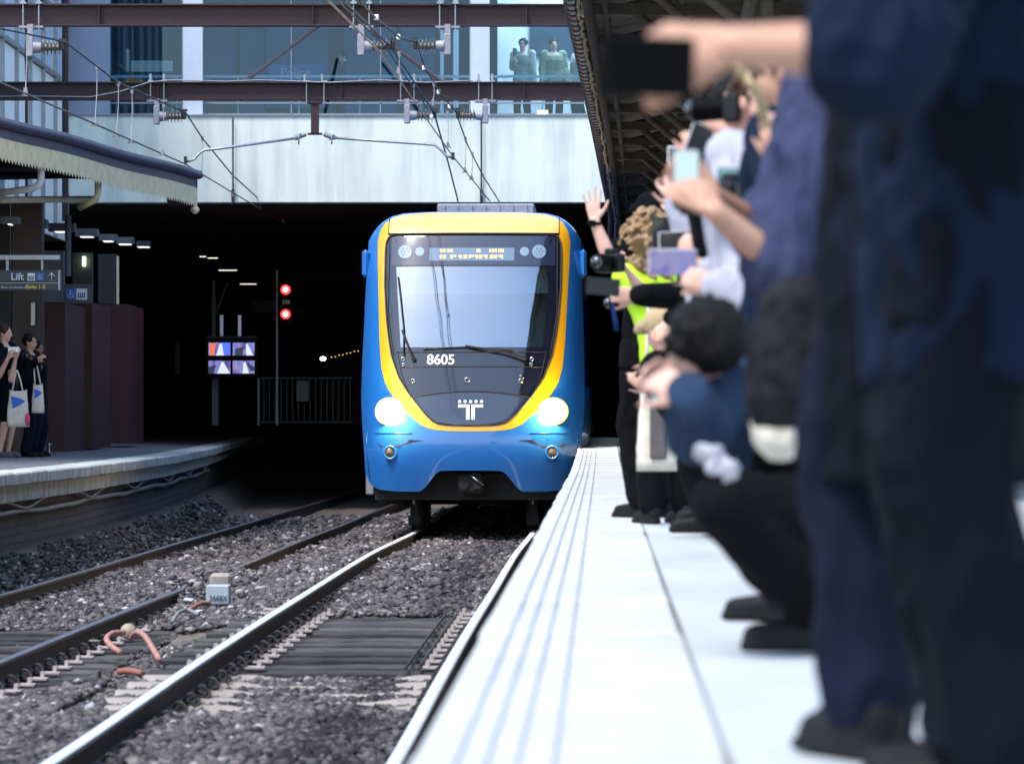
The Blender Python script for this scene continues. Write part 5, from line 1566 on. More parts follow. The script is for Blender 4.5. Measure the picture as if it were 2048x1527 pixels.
def person(label, at, face, z0=PLAT_Z, H=1.75, skin="skin_light", group=None, spine=(0, 0, 1), lean=0., pelvis=None, feet=None, footdir=None,
           L=None, Rr=None, look=None, top=("white_cloth", "long", .018), bottom=("dark", "long", .02), shoes="shoe_black", hair=("short", "hair_black"),
           voxel=.011, hem=.14, kneep=None, knees=None, head=None, fx=0., detail=True, wr=.006, bodyshape=1., waist=None):
    k = H / 1.75
    f = Vector((face[0], face[1], 0)).normalized(); up = Vector((0, 0, 1)); r = f.cross(up)
    base = Vector((at[0], at[1], z0))
    sp = Vector(spine).normalized()
    pel = Vector(pelvis) if pelvis is not None else base + up * .95 * k
    if lean: sp = (sp + f * lean).normalized()
    chest = pel + sp * .33 * k; neck = pel + sp * .54 * k
    lk = Vector(look).normalized() if look is not None else f
    hu = (sp * .5 + up).normalized()
    hc = neck + hu * .155 * k + f * .015
    if head is not None: hc = Vector(head); hu = ((hc - neck).normalized() * .5 + up * .5).normalized()
    fr_ = sp.cross(r).normalized() * -1 if sp.cross(r).dot(f) < 0 else sp.cross(r).normalized()   # front of the torso
    shs = {-1: neck - sp * .045 * k - r * .175 * k * bodyshape, 1: neck - sp * .045 * k + r * .175 * k * bodyshape}
    ftd = Vector(footdir).normalized() if footdir is not None else f
    hips = {s: pel - sp * .02 + r * s * .09 * k for s in (-1, 1)}
    ank = {}
    for s in (-1, 1):
        ank[s] = (Vector(feet[0 if s < 0 else 1]) if feet is not None else base + r * s * .11 * k + Vector((fx, 0, 0))) + up * .085 * k
    kn = {s: ik(hips[s], ank[s], .44 * k, .42 * k, (Vector(kneep[0 if s < 0 else 1]) if kneep else f)) for s in (-1, 1)}
    if knees: kn = {s: Vector(knees[0 if s < 0 else 1]) for s in (-1, 1)}
    arms = {}
    for s, A in ((-1, L), (1, Rr)):
        A = A or {}
        sh = shs[s]
        w = Vector(A["w"]) if "w" in A else sh - up * .53 * k + r * s * .06 + f * .08
        el = Vector(A["el"]) if "el" in A else ik(sh, w, .29 * k, .255 * k, A.get("pole", -f * .6 - up + r * s * .4))
        fd = Vector(A.get("fd", (w - el).normalized())); pn = Vector(A.get("pn", r * -s))
        arms[s] = (sh, el, w, fd, pn, A)
    root = None
    # ---- body (skin): one continuous surface
    b = MB()
    sx = bodyshape
    def torso(bb, g, lo, hi, gg=1.):
        rg = []
        for t, wx, dy, ff in ((-.10, .150, .105, 0), (-.02, .165, .115, 0), (.08, .155, .108, 0), (.18, .140, .100, .005), (.28, .152, .110, .01), (.38, .168, .118, .012), (.46, .170, .105, .004), (.51, .135, .080, 0), (.545, .075, .062, 0)):
            if lo <= t <= hi:
                rg.append((pel + sp * t * k + fr_ * ff * k, r * (wx * k * sx + g * (1 if t < .5 else .6)), fr_ * (dy * k * (waist or 1.) + g * (1 if t < .5 else .6))))
        loft(bb, rg)
    torso(b, 0, -1, 1)
    limb(b, neck - sp * .03, hc - hu * .04, .058 * k, .054 * k)
    # head: skull, face, jaw, nose, ears
    hr = lk.cross(hu).normalized(); hf = hu.cross(hr).normalized()
    HM = Matrix((hr, hf, hu)).transposed()
    b.ell(hc + hu * .022 * k - hf * .008 * k, (.076 * k, .094 * k, .096 * k), 18, 12, HM)
    b.ell(hc - hu * .030 * k + hf * .022 * k, (.060 * k, .068 * k, .082 * k), 16, 10, HM)
    limb(b, hc - hu * .085 * k + hf * .060 * k, hc - hu * .065 * k + hf * .02 * k, .022 * k, .04 * k)
    limb(b, hc + hu * .012 * k + hf * .084 * k, hc - hu * .026 * k + hf * .103 * k, .010 * k, .0145 * k, 8)
    limb(b, hc + hu * .022 * k + hf * .080 * k - hr * .03 * k, hc + hu * .022 * k + hf * .080 * k + hr * .03 * k, .012 * k, .012 * k, 8)
    limb(b, hc - hu * .052 * k + hf * .083 * k - hr * .015 * k, hc - hu * .052 * k + hf * .083 * k + hr * .015 * k, .010 * k, .010 * k, 8)
    for s in (-1, 1):
        b.ell(hc + hr * s * .078 * k - hu * .005 * k - hf * .005 * k, (.010 * k, .020 * k, .032 * k), 10, 6, HM)
    for s in (-1, 1):
        sh, el, w, fd, pn, A = arms[s]
        limb(b, sh, sh.lerp(el, .35), .055 * k, .048 * k); limb(b, sh.lerp(el, .3), el, .047 * k, .040 * k)
        limb(b, el, el.lerp(w, .35), .041 * k, .040 * k); limb(b, el.lerp(w, .3), w, .040 * k, .0275 * k)
        hand(b, w, fd, pn, A.get("curl", (25, 30, 20)), A.get("thumb", 40), A.get("spread", 4), k * A.get("hk", 1.), left=(s < 0), fr=A.get("fr", .0085))
        limb(b, hips[s], kn[s], .088 * k, .056 * k); limb(b, kn[s], kn[s].lerp(ank[s], .4), .056 * k, .054 * k); limb(b, kn[s].lerp(ank[s], .35), ank[s], .054 * k, .038 * k)
        toe = ank[s] + ftd * .15 * k - up * .055 * k
        limb(b, ank[s] - up * .035 * k - ftd * .03 * k, toe, .034 * k, .026 * k)
    body = live(b, "person", MATS[skin], None, voxel, 3, label=label, cat="person", group=group)
    root = body
    if detail:
        b = MB()
        for s in (-1, 1): b.ell(hc + hu * .004 * k + hf * .081 * k + hr * s * .030 * k, (.013 * k, .007 * k, .006 * k), 8, 5, HM)
        b.build("eyes", MATS["eye_dark"], root)
        b = MB(); b.ell(hc - hu * .053 * k + hf * .092 * k, (.020 * k, .006 * k, .006 * k), 8, 5, HM); b.build("mouth", MATS["lip"], root)
    # ---- clothes
    tm, tl, tg = top
    b = MB(); torso(b, tg, -.05 if hem < .1 else -1, .53)
    if hem > .12:
        rg = [(pel + sp * .0, r * (.168 * k * sx + tg), fr_ * (.12 * k * (waist or 1) + tg)), (pel - sp * (hem - .02) * .6, r * (.175 * k * sx + tg), fr_ * (.125 * k * (waist or 1) + tg)), (pel - (sp if pelvis is None else sp * .9) * hem, r * (.178 * k * sx + tg), fr_ * (.125 * k * (waist or 1) + tg))]
        loft(b, rg)
    for s in (-1, 1):
        sh, el, w, fd, pn, A = arms[s]
        sl = A.get("sleeve", tl)
        if sl == "none": continue
        b.ell(sh, (.062 * k + tg, .062 * k + tg, .062 * k + tg))
        if sl == "short":
            e = sh.lerp(el, .62); limb(b, sh, e, .056 * k + tg * 1.2, .053 * k + tg * 1.1)
        elif sl == "elbow":
            limb(b, sh, el.lerp(w, .08), .056 * k + tg, .046 * k + tg * 1.2)
        else:
            limb(b, sh, el, .056 * k + tg, .044 * k + tg); limb(b, el, w.lerp(el, .04), .046 * k + tg, .031 * k + tg * .8)
    live(b, A.get("name", "jacket" if tg > .025 else "shirt"), MATS[tm], root, voxel * 1.0, 3, wr, .10)
    bm_, bl, bg_ = bottom
    b = MB()
    loft(b, [(pel + sp * .06 * k, r * (.155 * k * sx + bg_ * .6), fr_ * (.11 * k * (waist or 1) + bg_ * .6)), (pel - sp * .03, r * (.168 * k * sx + bg_), fr_ * (.12 * k * (waist or 1) + bg_)), (pel - sp * .11, r * (.15 * k * sx + bg_), fr_ * (.105 * k + bg_))])
    for s in (-1, 1):
        if bl == "short": limb(b, hips[s], hips[s].lerp(kn[s], .85), .092 * k + bg_, .075 * k + bg_)
        elif bl == "skirt": pass
        else:
            limb(b, hips[s], kn[s], .090 * k + bg_, .058 * k + bg_); limb(b, kn[s], kn[s].lerp(ank[s], .5), .058 * k + bg_, .054 * k + bg_); limb(b, kn[s].lerp(ank[s], .4), ank[s] + up * .02, .055 * k + bg_, .045 * k + bg_ * 1.2)
    live(b, "shorts" if bl == "short" else "trousers", MATS[bm_], root, voxel * 1.1, 3, wr, .12)
    for s in (-1, 1):
        b = MB()
        a0 = ank[s] - up * .030 * k - ftd * .035 * k; toe = ank[s] + ftd * .155 * k - up * .050 * k
        limb(b, a0 + up * .02, a0, .044 * k, .043 * k); limb(b, a0, toe, .042 * k, .034 * k)
        d_, x_ = ftd, ftd.cross(up)
        c_ = (a0 + toe) / 2; c_.z = ank[s].z - .072 * k
        b.box(c_, (.075 * k, .27 * k, .025), rot=Matrix((x_, d_, up)).transposed(), bev=.01)
        live(b, "shoe", MATS[shoes], root, .009, 2)
    # ---- hair
    hk, hm = hair
    if hk:
        b = MB(); rnd = random.Random(int(abs(hc.x) * 1000))
        if hk in ("short", "long", "bob"):
            b.ell(hc + hu * .036 * k - hf * .022 * k, (.088 * k, .100 * k, .096 * k), 18, 12, HM)
            for _ in range(26):
                a, e = rnd.uniform(0, 6.28), rnd.uniform(-.1, 1.4)
                d = hr * math.cos(a) * math.cos(e) + hf * math.sin(a) * math.cos(e) + hu * math.sin(e)
                if d.dot(hf) > .55 and d.dot(hu) < .6: continue
                b.ell(hc + hu * .036 * k - hf * .022 * k + d * .082 * k, (.022, .022, .020))
        if hk == "long":
            for s in (-1, 0, 1): limb(b, hc - hf * .05 + hr * s * .045, hc - hf * .07 - hu * .28 + hr * s * .05, .055, .035)
        if hk == "bob":
            for s in (-1, 0, 1): limb(b, hc - hf * .045 + hr * s * .05, hc - hf * .05 - hu * .12 + hr * s * .055, .05, .045)
        if hk == "curly":
            b.ell(hc + hu * .03 - hf * .03, (.11, .11, .11), 16, 10, HM)
            for _ in range(460):
                a, e = rnd.uniform(0, 6.28), rnd.uniform(-1.2, 1.5)
                d = hr * math.cos(a) * math.cos(e) + hf * math.sin(a) * math.cos(e) + hu * math.sin(e)
                if d.dot(hf) > .45: continue
                rad = rnd.uniform(.11, .175); q = hc + hu * .02 - hf * .03 + d * rad - hu * (.10 if e < -.3 else 0) * rnd.random()
                rr = rnd.uniform(.010, .021)
                b.ell(q, (rr, rr * rnd.uniform(.6, 1.3), rr * rnd.uniform(.6, 1.3)), 7, 5)
        if hk == "cap":
            b.ell(hc + hu * .045 * k - hf * .005, (.092 * k, .108 * k, .085 * k), 18, 12, HM)
            limb(b, hc + hu * .045 * k + hf * .08, hc + hu * .035 * k + hf * .14, .04, .03)
        live(b, "cap" if hk == "cap" else "hair", MATS[hm], root, .010 if hk != "curly" else .0075, 1 if hk == "curly" else 2, .004 if hk != "curly" else 0, .03)
    return dict(root=root, hc=hc, hf=hf, hu=hu, hr=hr, neck=neck, pel=pel, sh=shs, sp=sp, r=r, f=f, fr=fr_, arms=arms, k=k, kn=kn, ank=ank, chest=chest)

mat("phone_black", (.005, .005, .007), .35, spec=.3); mat("phone_white", (.7, .7, .72), .3, coat=.5); mat("phone_clear", (.42, .42, .44), .25, coat=.8)
mat("scr_teal", (.01, .02, .02), .1, emit=(.12, .28, .32), estr=.8); mat("scr_white", (.1, .1, .1), .1, emit=(.45, .66, .70), estr=.5); mat("scr_dim", (.01, .01, .01), .1, emit=(.02, .03, .035), estr=.4)
mat("scr_blue", (.01, .01, .02), .1, emit=(.16, .26, .38), estr=.8)
def phone(label, c, right, upv, w=.152, h=.074, body="phone_black", scr="scr_dim", group=None, t=.010, view=False):
    """a phone held sideways; its screen faces the camera side"""
    x = Vector(right).normalized(); u = Vector(upv); u = (u - x * u.dot(x)).normalized(); n_ = x.cross(u)      # n_ points away from the screen's viewer
    M = Matrix((x, n_ * -1, u)).transposed()
    if M.determinant() < 0: M = Matrix((x, n_, u)).transposed()
    root = thing("mobile_phone", label, "phone", c, group)
    b = MB(); b.box(c, (w, t, h), rot=M, bev=.004); b.build("phone_case", MATS[body], root)
    fcam = M @ Vector((0, -1, 0)); sgn = -1 if fcam.dot(Vector((0, -1, 0))) > 0 else 1
    off = M @ Vector((0, sgn * (t / 2 + .0012), 0))
    if view: off = -off
    b = MB(); b.box(Vector(c) + off, (w * .93, .001, h * .90), rot=M); s_ = b.build("screen", MATS[scr], root)
    b = MB(); q = Vector(c) - off + M @ Vector((w * .36, 0, h * .22)); b.box(q, (.03, .004, .03), rot=M, bev=.002); b.build("camera_bump", MATS["gloss_black"], root)
    return root

def dslr(label, c, fwd, size=1., group=None):
    root = thing("camera", label, "camera", c, group)
    f = Vector(fwd).normalized(); x = f.cross(Vector((0, 0, 1))).normalized(); u = x.cross(f)
    M = Matrix((x, f, u)).transposed(); c = Vector(c)
    b = MB(); b.box(c, (.14 * size, .06 * size, .095 * size), rot=M, bev=.012); b.box(c + u * .058 * size, (.06 * size, .05 * size, .03 * size), rot=M, bev=.01); b.box(c + x * .06 * size + f * .02, (.03 * size, .06 * size, .09 * size), rot=M, bev=.01)
    b.build("camera_body", MATS["phone_black"], root)
    b = MB(); b.cone(c + f * .03 * size, c + f * .10 * size, .036 * size, .04 * size, 20); b.cone(c + f * .10 * size, c + f * .14 * size, .042 * size, .042 * size, 20); b.build("lens_barrel", MATS["black"], root)
    b = MB(); b.ell(c + f * .137 * size, (.034 * size, .034 * size, .034 * size), 14, 8); b.build("lens_glass", MATS["screen_glass"], root)
    return root

def cloth(name, col, *a, **k): return mat(name, col, *a, **{**k, "spec": .12})
# clothing colours
cloth("navy_knit", (.004, .010, .026), .9, var=.0, vscale=9, bump=.2, bscale=150)
cloth("navy_dark", (.002, .0035, .008), .9, var=.12, vscale=9, bump=.2, bscale=150)
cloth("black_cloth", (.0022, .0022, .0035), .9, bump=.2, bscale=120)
cloth("jeans", (.0035, .006, .017), .85, var=.5, vscale=7, bump=.3, bscale=200, var_col=(.004, .006, .016))
cloth("lavender_shirt", (.038, .044, .090), .85, var=.15, vscale=8, bump=.2, bscale=120)
cloth("denim_jacket", (.020, .038, .075), .85, var=.3, vscale=9, bump=.3, bscale=150)
mat("hi_vis", (.50, .85, .02), .7, emit=(.5, .9, .02), estr=.10) if False else mat("hi_vis", (.52, .86, .02), .7)
cloth("blue_sleeve", (.020, .040, .14), .8, var=.2)
cloth("royal_shirt", (.008, .025, .11), .8, var=.2)
mat("cream_canvas", (.60, .55, .46), .85, var=.12, vscale=12, bump=.3, bscale=120)
mat("tan_cloth", (.42, .31, .17), .85, var=.2)
mat("brown_lining", (.10, .085, .085), .9, var=.3)
cloth("grey_bag", (.012, .012, .015), .8, var=.5, vscale=14, bump=.5, bscale=30)
mat("pink_cloth", (.55, .06, .16), .7)
mat("olive_shirt", (.20, .25, .18), .8, var=.2); mat("pale_shirt", (.44, .42, .36), .8, var=.15)
mat("bag_print", (.03, .12, .50), .8)

crowdG = None
fL = (-.88, .47)      # towards the arriving train
# A: nearest, arm stretched over the line with a dark phone
a_sh = P(1905, -170, 6.05)
A = person("nearest person in navy filling the right edge, bare forearm stretched out over the tracks", (.72, 5.75), (-.97, .10), H=1.84, skin="skin_tan",
           L=dict(w=P(1462, 92, 5.3), el=P(1775, 105, 5.3), fd=(-1, .15, -.10), pn=(-.15, 1, -.2), curl=((38, 45, 30), (42, 48, 30), (45, 50, 30), (48, 50, 30)), thumb=28, sleeve="elbow", fr=.0100, hk=1.05),
           Rr=dict(w=P(2150, 500, 6.1), sleeve="long"), top=("navy_knit", "short", .035), bottom=("navy_dark", "long", .035), voxel=.0075, hem=.36, lean=.05, wr=.020, waist=1.25, hair=("short", "hair_black"))
phone("thick black phone held sideways in the outstretched hand at the top", P(1295, 133, 5.25), (1, .10, -.03), (.05, 0, 1), .128, .082, "black", "black", t=.018)
# B: in jeans just behind
B = person("person in dark blue jeans and a long black coat standing just behind the nearest one", (TX(.88, 6.45), 6.45), (-.85, .5), H=1.82,
           L=dict(w=P(1780, 520, 6.3), sleeve="long"), Rr=dict(w=P(1860, 560, 6.8)), top=("navy_dark", "long", .04), bottom=("jeans", "long", .022), voxel=.010, hem=.52, wr=.012,
           feet=[P(1735, 1518, 6.40), P(1760, 1495, 6.65)], footdir=(-.45, .9, 0), shoes="shoe_black", hair=("short", "hair_black"))
# C: lavender shirt, bare forearms raised with phone
C = person("person in a lavender blue shirt with both bare forearms raised around a bright phone", (.915, 9.95), (-.82, .57), H=1.82, fx=.25, skin="skin_tan",
           L=dict(w=P(1432, 424, 9.5), el=P(1560, 535, 9.6), fd=(-.60, .35, .75), pn=(-.4, .9, -.1), curl=((35, 50, 30), (35, 55, 35), (38, 55, 35), (42, 55, 35)), thumb=25, sleeve="elbow", fr=.009),
           Rr=dict(w=P(1425, 392, 9.9), el=P(1535, 470, 10.1), fd=(-.6, .15, .75), pn=(-.2, -.9, 0), curl=(40, 50, 30), thumb=25, sleeve="elbow"), top=("lavender_shirt", "elbow", .032), bottom=("navy_dark", "long", .02), voxel=.008, hem=.22, wr=.014, waist=1.05, hair=("short", "hair_black"))
phone("phone with bright white screen held upright by the lavender shirted person", P(1372, 350, 9.7), (.25, .1, .0) if False else (1, .25, 0), (.12, 0, 1), .066, .125, "phone_clear", "scr_white")
# D: crouching in denim jacket
gx = P(1775, 1050, 9.5)
D = person("black haired person crouching low in a dark denim jacket and black trousers", (gx.x, gx.y), (-.93, .36), z0=PLAT_Z, H=1.74,
           pelvis=P(1775, 1045, 9.5), spine=(-.66, -.05, .57), feet=[P(1640, 1303, 9.2), P(1770, 1283, 9.75)], footdir=(-1, .10, 0), knees=[P(1455, 1010, 9.05), P(1500, 960, 9.6)], head=P(1404, 692, 9.2),
           L=dict(w=P(1378, 792, 9.0), el=P(1398, 868, 9.15), fd=(-.8, .5, .5), pn=(-.3, .8, 0), curl=(40, 50, 30), sleeve="long"),
           Rr=dict(w=P(1392, 770, 9.5), el=P(1420, 860, 9.6), fd=(-.8, .3, .3), curl=(40, 50, 30), sleeve="long"), look=(-.75, .65, -.12),
           top=("denim_jacket", "long", .030), bottom=("black_cloth", "long", .022), hair=("short", "hair_black"), voxel=.009, hem=.06, wr=.010)
phone("small teal screened phone held low by the crouching person", P(1335, 777, 9.25), (1, .75, 0), (0, 0, 1), .13, .070, "phone_black", "scr_teal")
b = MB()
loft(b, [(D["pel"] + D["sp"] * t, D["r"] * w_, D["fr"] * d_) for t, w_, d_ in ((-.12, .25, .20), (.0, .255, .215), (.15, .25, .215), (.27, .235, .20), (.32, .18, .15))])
live(b, "jacket_shade_shell", MATS["black_cloth"], D["root"], .010, 3, .012, .09)  # dark shell standing for shade on the lower denim jacket
# shaggy crown for the crouching head
b = MB(); rnd = random.Random(9)
for _ in range(60):
    a, e = rnd.uniform(0, 6.28), rnd.uniform(-.3, 1.5)
    d = Vector((math.cos(a) * math.cos(e), math.sin(a) * math.cos(e), math.sin(e)))
    c0 = D["hc"] + Vector((.012, -.01, .025)); limb(b, c0 + d * .075, c0 + d * rnd.uniform(.098, .112) + Vector((0, 0, -.012)), .026, .010, 6)
live(b, "hair_tufts", MATS["hair_black"], D["root"], .008, 1)
# F: curly hair, hi-vis vest
F_ = person("person with big curly light brown hair wearing a bright lime vest, seen from behind", (P(1335, 0, 20.3).x, 20.3), (-.45, .9), H=1.58, skin="skin_light", pelvis=P(1345, 722, 20.3), spine=(-.24, 0, 1),
            L=dict(w=P(1262, 552, 20.1), el=P(1305, 610, 20.2)), Rr=dict(w=P(1262, 560, 20.6)), top=("hi_vis", "short", .022), bottom=("black_cloth", "long", .02), hair=("curly", "hair_blond"), voxel=.012, hem=.18, wr=.008)
# cream shopping bag hanging at the vest wearer's side
def tote(label, c, w, h, d, straps_to, m="cream_canvas", inner=None, printm=None, rz=0., group=None):
    root = thing("tote_bag", label, "tote bag", c, group)
    c = Vector(c); Rm = Matrix.Rotation(rz, 3, 'Z'); b = MB(); n = 10; rows = []
    rnd = random.Random(int(c.y * 100))
    for j in range(9):
        t = j / 8; row = []
        ww_ = w * (1. - .18 * t) * (1 + .05 * math.sin(t * 5)); d2 = d * (1 - .75 * t) + .012
        for kq in range(24):
            a = 2 * math.pi * kq / 24
            ca, sa = math.cos(a), math.sin(a)
            ca = math.copysign(abs(ca) ** .5, ca); sa = math.copysign(abs(sa) ** .6, sa)
            q = .004 * math.sin(kq * 1.7 + j * 1.1) + .004 * rnd.uniform(-1, 1)
            row.append(c + Rm @ Vector(((ww_ / 2 + q) * ca, (d2 / 2 + q) * sa, -h + h * t + .012 * math.cos(a * 2) * (t > .9))))
        rows.append(row)
    vs = [p for rw in rows for p in rw]; fs = [(j * 24 + kq, j * 24 + (kq + 1) % 24, (j + 1) * 24 + (kq + 1) % 24, (j + 1) * 24 + kq) for j in range(8) for kq in range(24)]
    fs.append(tuple(range(24))[::-1]); b.add(vs, fs, True)
    b.build("bag_body", MATS[m], root, fixn=True)
    for s in (-1, 1):
        b = MB(); p0 = c + Rm @ Vector((-w * .25, s * .015, -.01)); p1 = c + Rm @ Vector((w * .22, s * .015, -.01)); q = Vector(straps_to) + Rm @ Vector((0, s * .01, 0))
        b.tube([p0, p0.lerp(q, .6) + Rm @ Vector((-.01, 0, 0)), q + Rm @ Vector((-.012, 0, -.01)), q + Vector((0, 0, .012)), q + Rm @ Vector((.012, 0, -.01)), p1.lerp(q, .6) + Rm @ Vector((.01, 0, 0)), p1], .010, 6); b.build("strap", MATS[m], root)
    if printm:
        b = MB(); y = -d * .42 - .004
        def q_(u, v): return c + Rm @ Vector((u * w, -(d * (1 - .75 * (1 + v)) + .012) / 2 - .006, v * h))
        b.add([q_(-.30, -.16), q_(.10, -.22), q_(.36, -.30), q_(.05, -.42), q_(-.22, -.50)], [(0, 1, 2, 3, 4)]); b.build("bag_print", MATS[printm], root, fixn=True)
    return root
tb = tote("long cream canvas bag with a dark stripe hanging beside the lime vest", P(1313, 762, 19.7), .20, .46, .14, P(1302, 610, 19.8))
b = MB(); b.box(P(1313, 845, 19.7) + Vector((.005, -.078, 0)), (.085, .02, .37), bev=.008); b.build("dark_stripe", MATS["brown_lining"], tb)
# tan cap wearer kneeling
G = person("person in a tan cap bending low between the lime vest and the crouching person", (P(1340, 0, 18.2).x, 18.2), (-.8, .5), pelvis=P(1440, 915, 18.2), spine=(-.45, .1, .9), H=1.66, feet=[P(1415, 1065, 18.0), P(1425, 1045, 18.8)], footdir=(-1, .1, 0),
           knees=[P(1385, 925, 18.0), P(1392, 915, 18.5)], L=dict(w=P(1310, 780, 18.0)), Rr=dict(w=P(1315, 770, 18.4)), top=("black_cloth", "long", .03), bottom=("black_cloth", "long", .02), hair=("cap", "tan_cloth"), voxel=.013, hem=.08, look=(-.7, .6, -.5))
# H: raised open hand
H_ = person("person in a black cap with one open hand raised high above the crowd", (P(1308, 0, 21.5).x, 21.5), (-.7, .7), H=1.80, skin="skin_light",
            L=dict(w=P(1189, 442, 21.2), el=P(1218, 515, 21.2), fd=(-.10, .15, 1), pn=(.1, -1, .1), curl=(4, 6, 4), thumb=48, spread=11, sleeve="short", fr=.0090, hk=1.0),
            top=("black_cloth", "short", .03), bottom=("black_cloth", "long", .02), hair=("cap", "black_cloth"), voxel=.0075, wr=.008)
b = MB(); w_ = P(1189, 447, 21.2); b.torus(w_, (.1, 0, 1), .032, .011, seg=16, tseg=6); b.box(w_ + Vector((-.012, -.034, 0)), (.034, .012, .036), bev=.004); b.build("wrist_watch", MATS["black"], None, label="dark wrist watch on the raised hand's wrist", cat="watch")
# I: navy sleeve low phone
I_ = person("masked person in a navy sleeve leaning out low beyond the lime vest", (P(1322, 0, 28.5).x, 28.5), (-.85, .4), H=1.62, pelvis=P(1318, 800, 28.5), spine=(-.12, 0, 1),
            L=dict(w=P(1266, 712, 28.0), el=P(1264, 748, 28.0), fd=(.1, .3, 1), pn=(0, 1, 0), curl=(40, 50, 30)), top=("blue_sleeve", "long", .02), bottom=("navy_dark", "long", .02), hair=("cap", "blue_sleeve"), voxel=.013, feet=[P(1345, 955, 34) + Vector((-.08, -5.2, 0)), P(1352, 960, 29)])
phone("pale phone held upright low beside the lime vest wearer's waist", P(1272, 692, 27.9), (1, .2, 0), (.05, 0, 1), .074, .150, "phone_white", "scr_dim")
# J: black sleeve arm with phone out to the left
J = person("person whose black sleeved arm reaches far left holding a black phone sideways", (P(1455, 0, 17.6).x, 17.6), (-.9, .45), H=1.76, fx=.3,
           L=dict(w=P(1276, 590, 17.2), el=P(1375, 592, 17.3), fd=(-1, .2, .05), pn=(0, 1, 0), curl=((35, 45, 30), (38, 48, 30), (40, 50, 30), (45, 50, 30)), thumb=35), Rr=dict(w=P(1345, 640, 17.6)),
           top=("black_cloth", "long", .022), bottom=("navy_dark", "long", .02), voxel=.009)
phone("black phone held sideways at the far left end of a black sleeved arm", P(1206, 573, 17.15), (1, .1, -.08), (.05, 0, 1), .150, .078, "phone_black", "scr_dim")
# camera just above it
dslr("black camera with round lens hood poking out above the sideways black phone", P(1222, 526, 19.9), (-.5, -.85, 0), 1.05)
b = MB(); b.tube([P(1225, 605, 17.1), P(1228, 625, 17.1), P(1232, 645, 17.1), P(1233, 662, 17.1)], [.004, .010, .012, .010], 6); b.build("wrist_strap", MATS["royal_shirt"], None, label="blue wrist strap dangling below the sideways black phone", cat="strap")
dslr("black camera low at the waist of the lime vest wearer", P(1258, 606, 22.0), (-.9, -.3, 0), .9)
# K: white cuffs, two clear cased phones
K = person("person in a white shirt with white cuff holding a clear cased phone sideways", (P(1512, 0, 12.1).x, 12.1), (-.88, .47), H=1.66, fx=.3,
           L=dict(w=P(1436, 572, 11.7), el=P(1500, 632, 11.7), fd=(-.9, .3, .35), pn=(-.1, .9, 0), curl=(35, 45, 30), thumb=30, sleeve="long"), Rr=dict(w=P(1425, 545, 12.2), el=P(1500, 600, 12.3), fd=(-.9, .2, .3), curl=(35, 45, 30)),
           top=("white_cloth", "long", .035), bottom=("navy_dark", "long", .02), voxel=.010, hair=("short", "hair_brown"))
phone("clear cased phone with blue screen held sideways before the white cuff", P(1345, 524, 12.0), (1, .1, .0), (0, 0, 1), .155, .082, "phone_clear", "screen_3")
K2 = person("person in a white top behind holding a pale clear phone sideways beside the curly hair", (P(1500, 0, 15.4).x, 15.4), (-.88, .47), H=1.74, fx=.3,
            L=dict(w=P(1420, 495, 15.1), fd=(-.9, .2, .25), pn=(-.1, .9, 0), curl=(35, 45, 30), thumb=30), Rr=dict(w=P(1425, 480, 15.6)),
            top=("white_cloth", "long", .02), bottom=("navy_dark", "long", .02), voxel=.010, hair=("short", "hair_black"))
phone("pale clear cased phone held sideways just right of the curly hair", P(1353, 480, 15.2), (1, .1, .05), (0, 0, 1), .145, .070, "phone_clear", "scr_dim")
phone("dark phone raised in front of the curly hair", P(1322, 465, 18.5), (1, .3, 0), (0, 0, 1), .09, .15, "phone_black", "scr_dim")
# L: photographer with camera at the eye, royal blue shirt
L_ = person("photographer in a dark blue shirt with a black camera raised to the eye", (P(1505, 0, 12.6).x, 12.6), (-.85, .5), H=1.67, fx=.3, skin="skin_light",
            L=dict(w=P(1450, 268, 12.2), el=P(1485, 390, 12.2), fd=(-.2, .3, .9), pn=(0, 1, .1), curl=(40, 50, 30)), Rr=dict(w=P(1515, 275, 12.3), el=P(1545, 400, 12.4), fd=(-.3, .2, .9), pn=(-.3, .8, 0), curl=(40, 50, 30)),
            top=("royal_shirt", "short", .025), bottom=("navy_dark", "long", .02), voxel=.009, hair=("bob", "hair_brown"), look=(-.8, .55, .05))
dslr("black camera held up to the eye over the heads of the crowd", P(1470, 218, 12.1), (-.95, .25, 0), .95)
# N: reddish face behind teal phone, grey phone above
N_ = person("person with flushed face looking past a raised grey phone in the middle of the crowd", (P(1468, 0, 14.2).x, 14.2), (-.86, .2), H=1.56, fx=.35, skin="skin_light",
            L=dict(w=P(1400, 352, 13.9), el=P(1428, 450, 13.9), fd=(-.1, .3, .95), pn=(0, 1, 0), curl=(40, 50, 30)), Rr=dict(w=P(1432, 395, 14.4)), top=("black_cloth", "short", .025), bottom=("navy_dark", "long", .02), voxel=.009, hair=("short", "hair_brown"), look=(-.7, -.35, .05))
phone("grey backed phone tilted up above the bright phone", P(1395, 288, 12.6), (1, .3, -.35), (.4, 0, 1), .078, .140, "phone_clear", "scr_dim")
phone("teal screened phone held sideways among the raised hands", P(1470, 358, 11.3), (1, .2, -.05), (0, 0, 1), .105, .062, "phone_black", "scr_teal")
phone("small dark phone just under the eye level camera", P(1437, 290, 12.2), (1, .3, 0), (0, 0, 1), .07, .06, "phone_black", "scr_dim")
dslr("black camera clutched below the teal screened phone", P(1462, 398, 11.2), (-.9, .3, 0), 1.05)
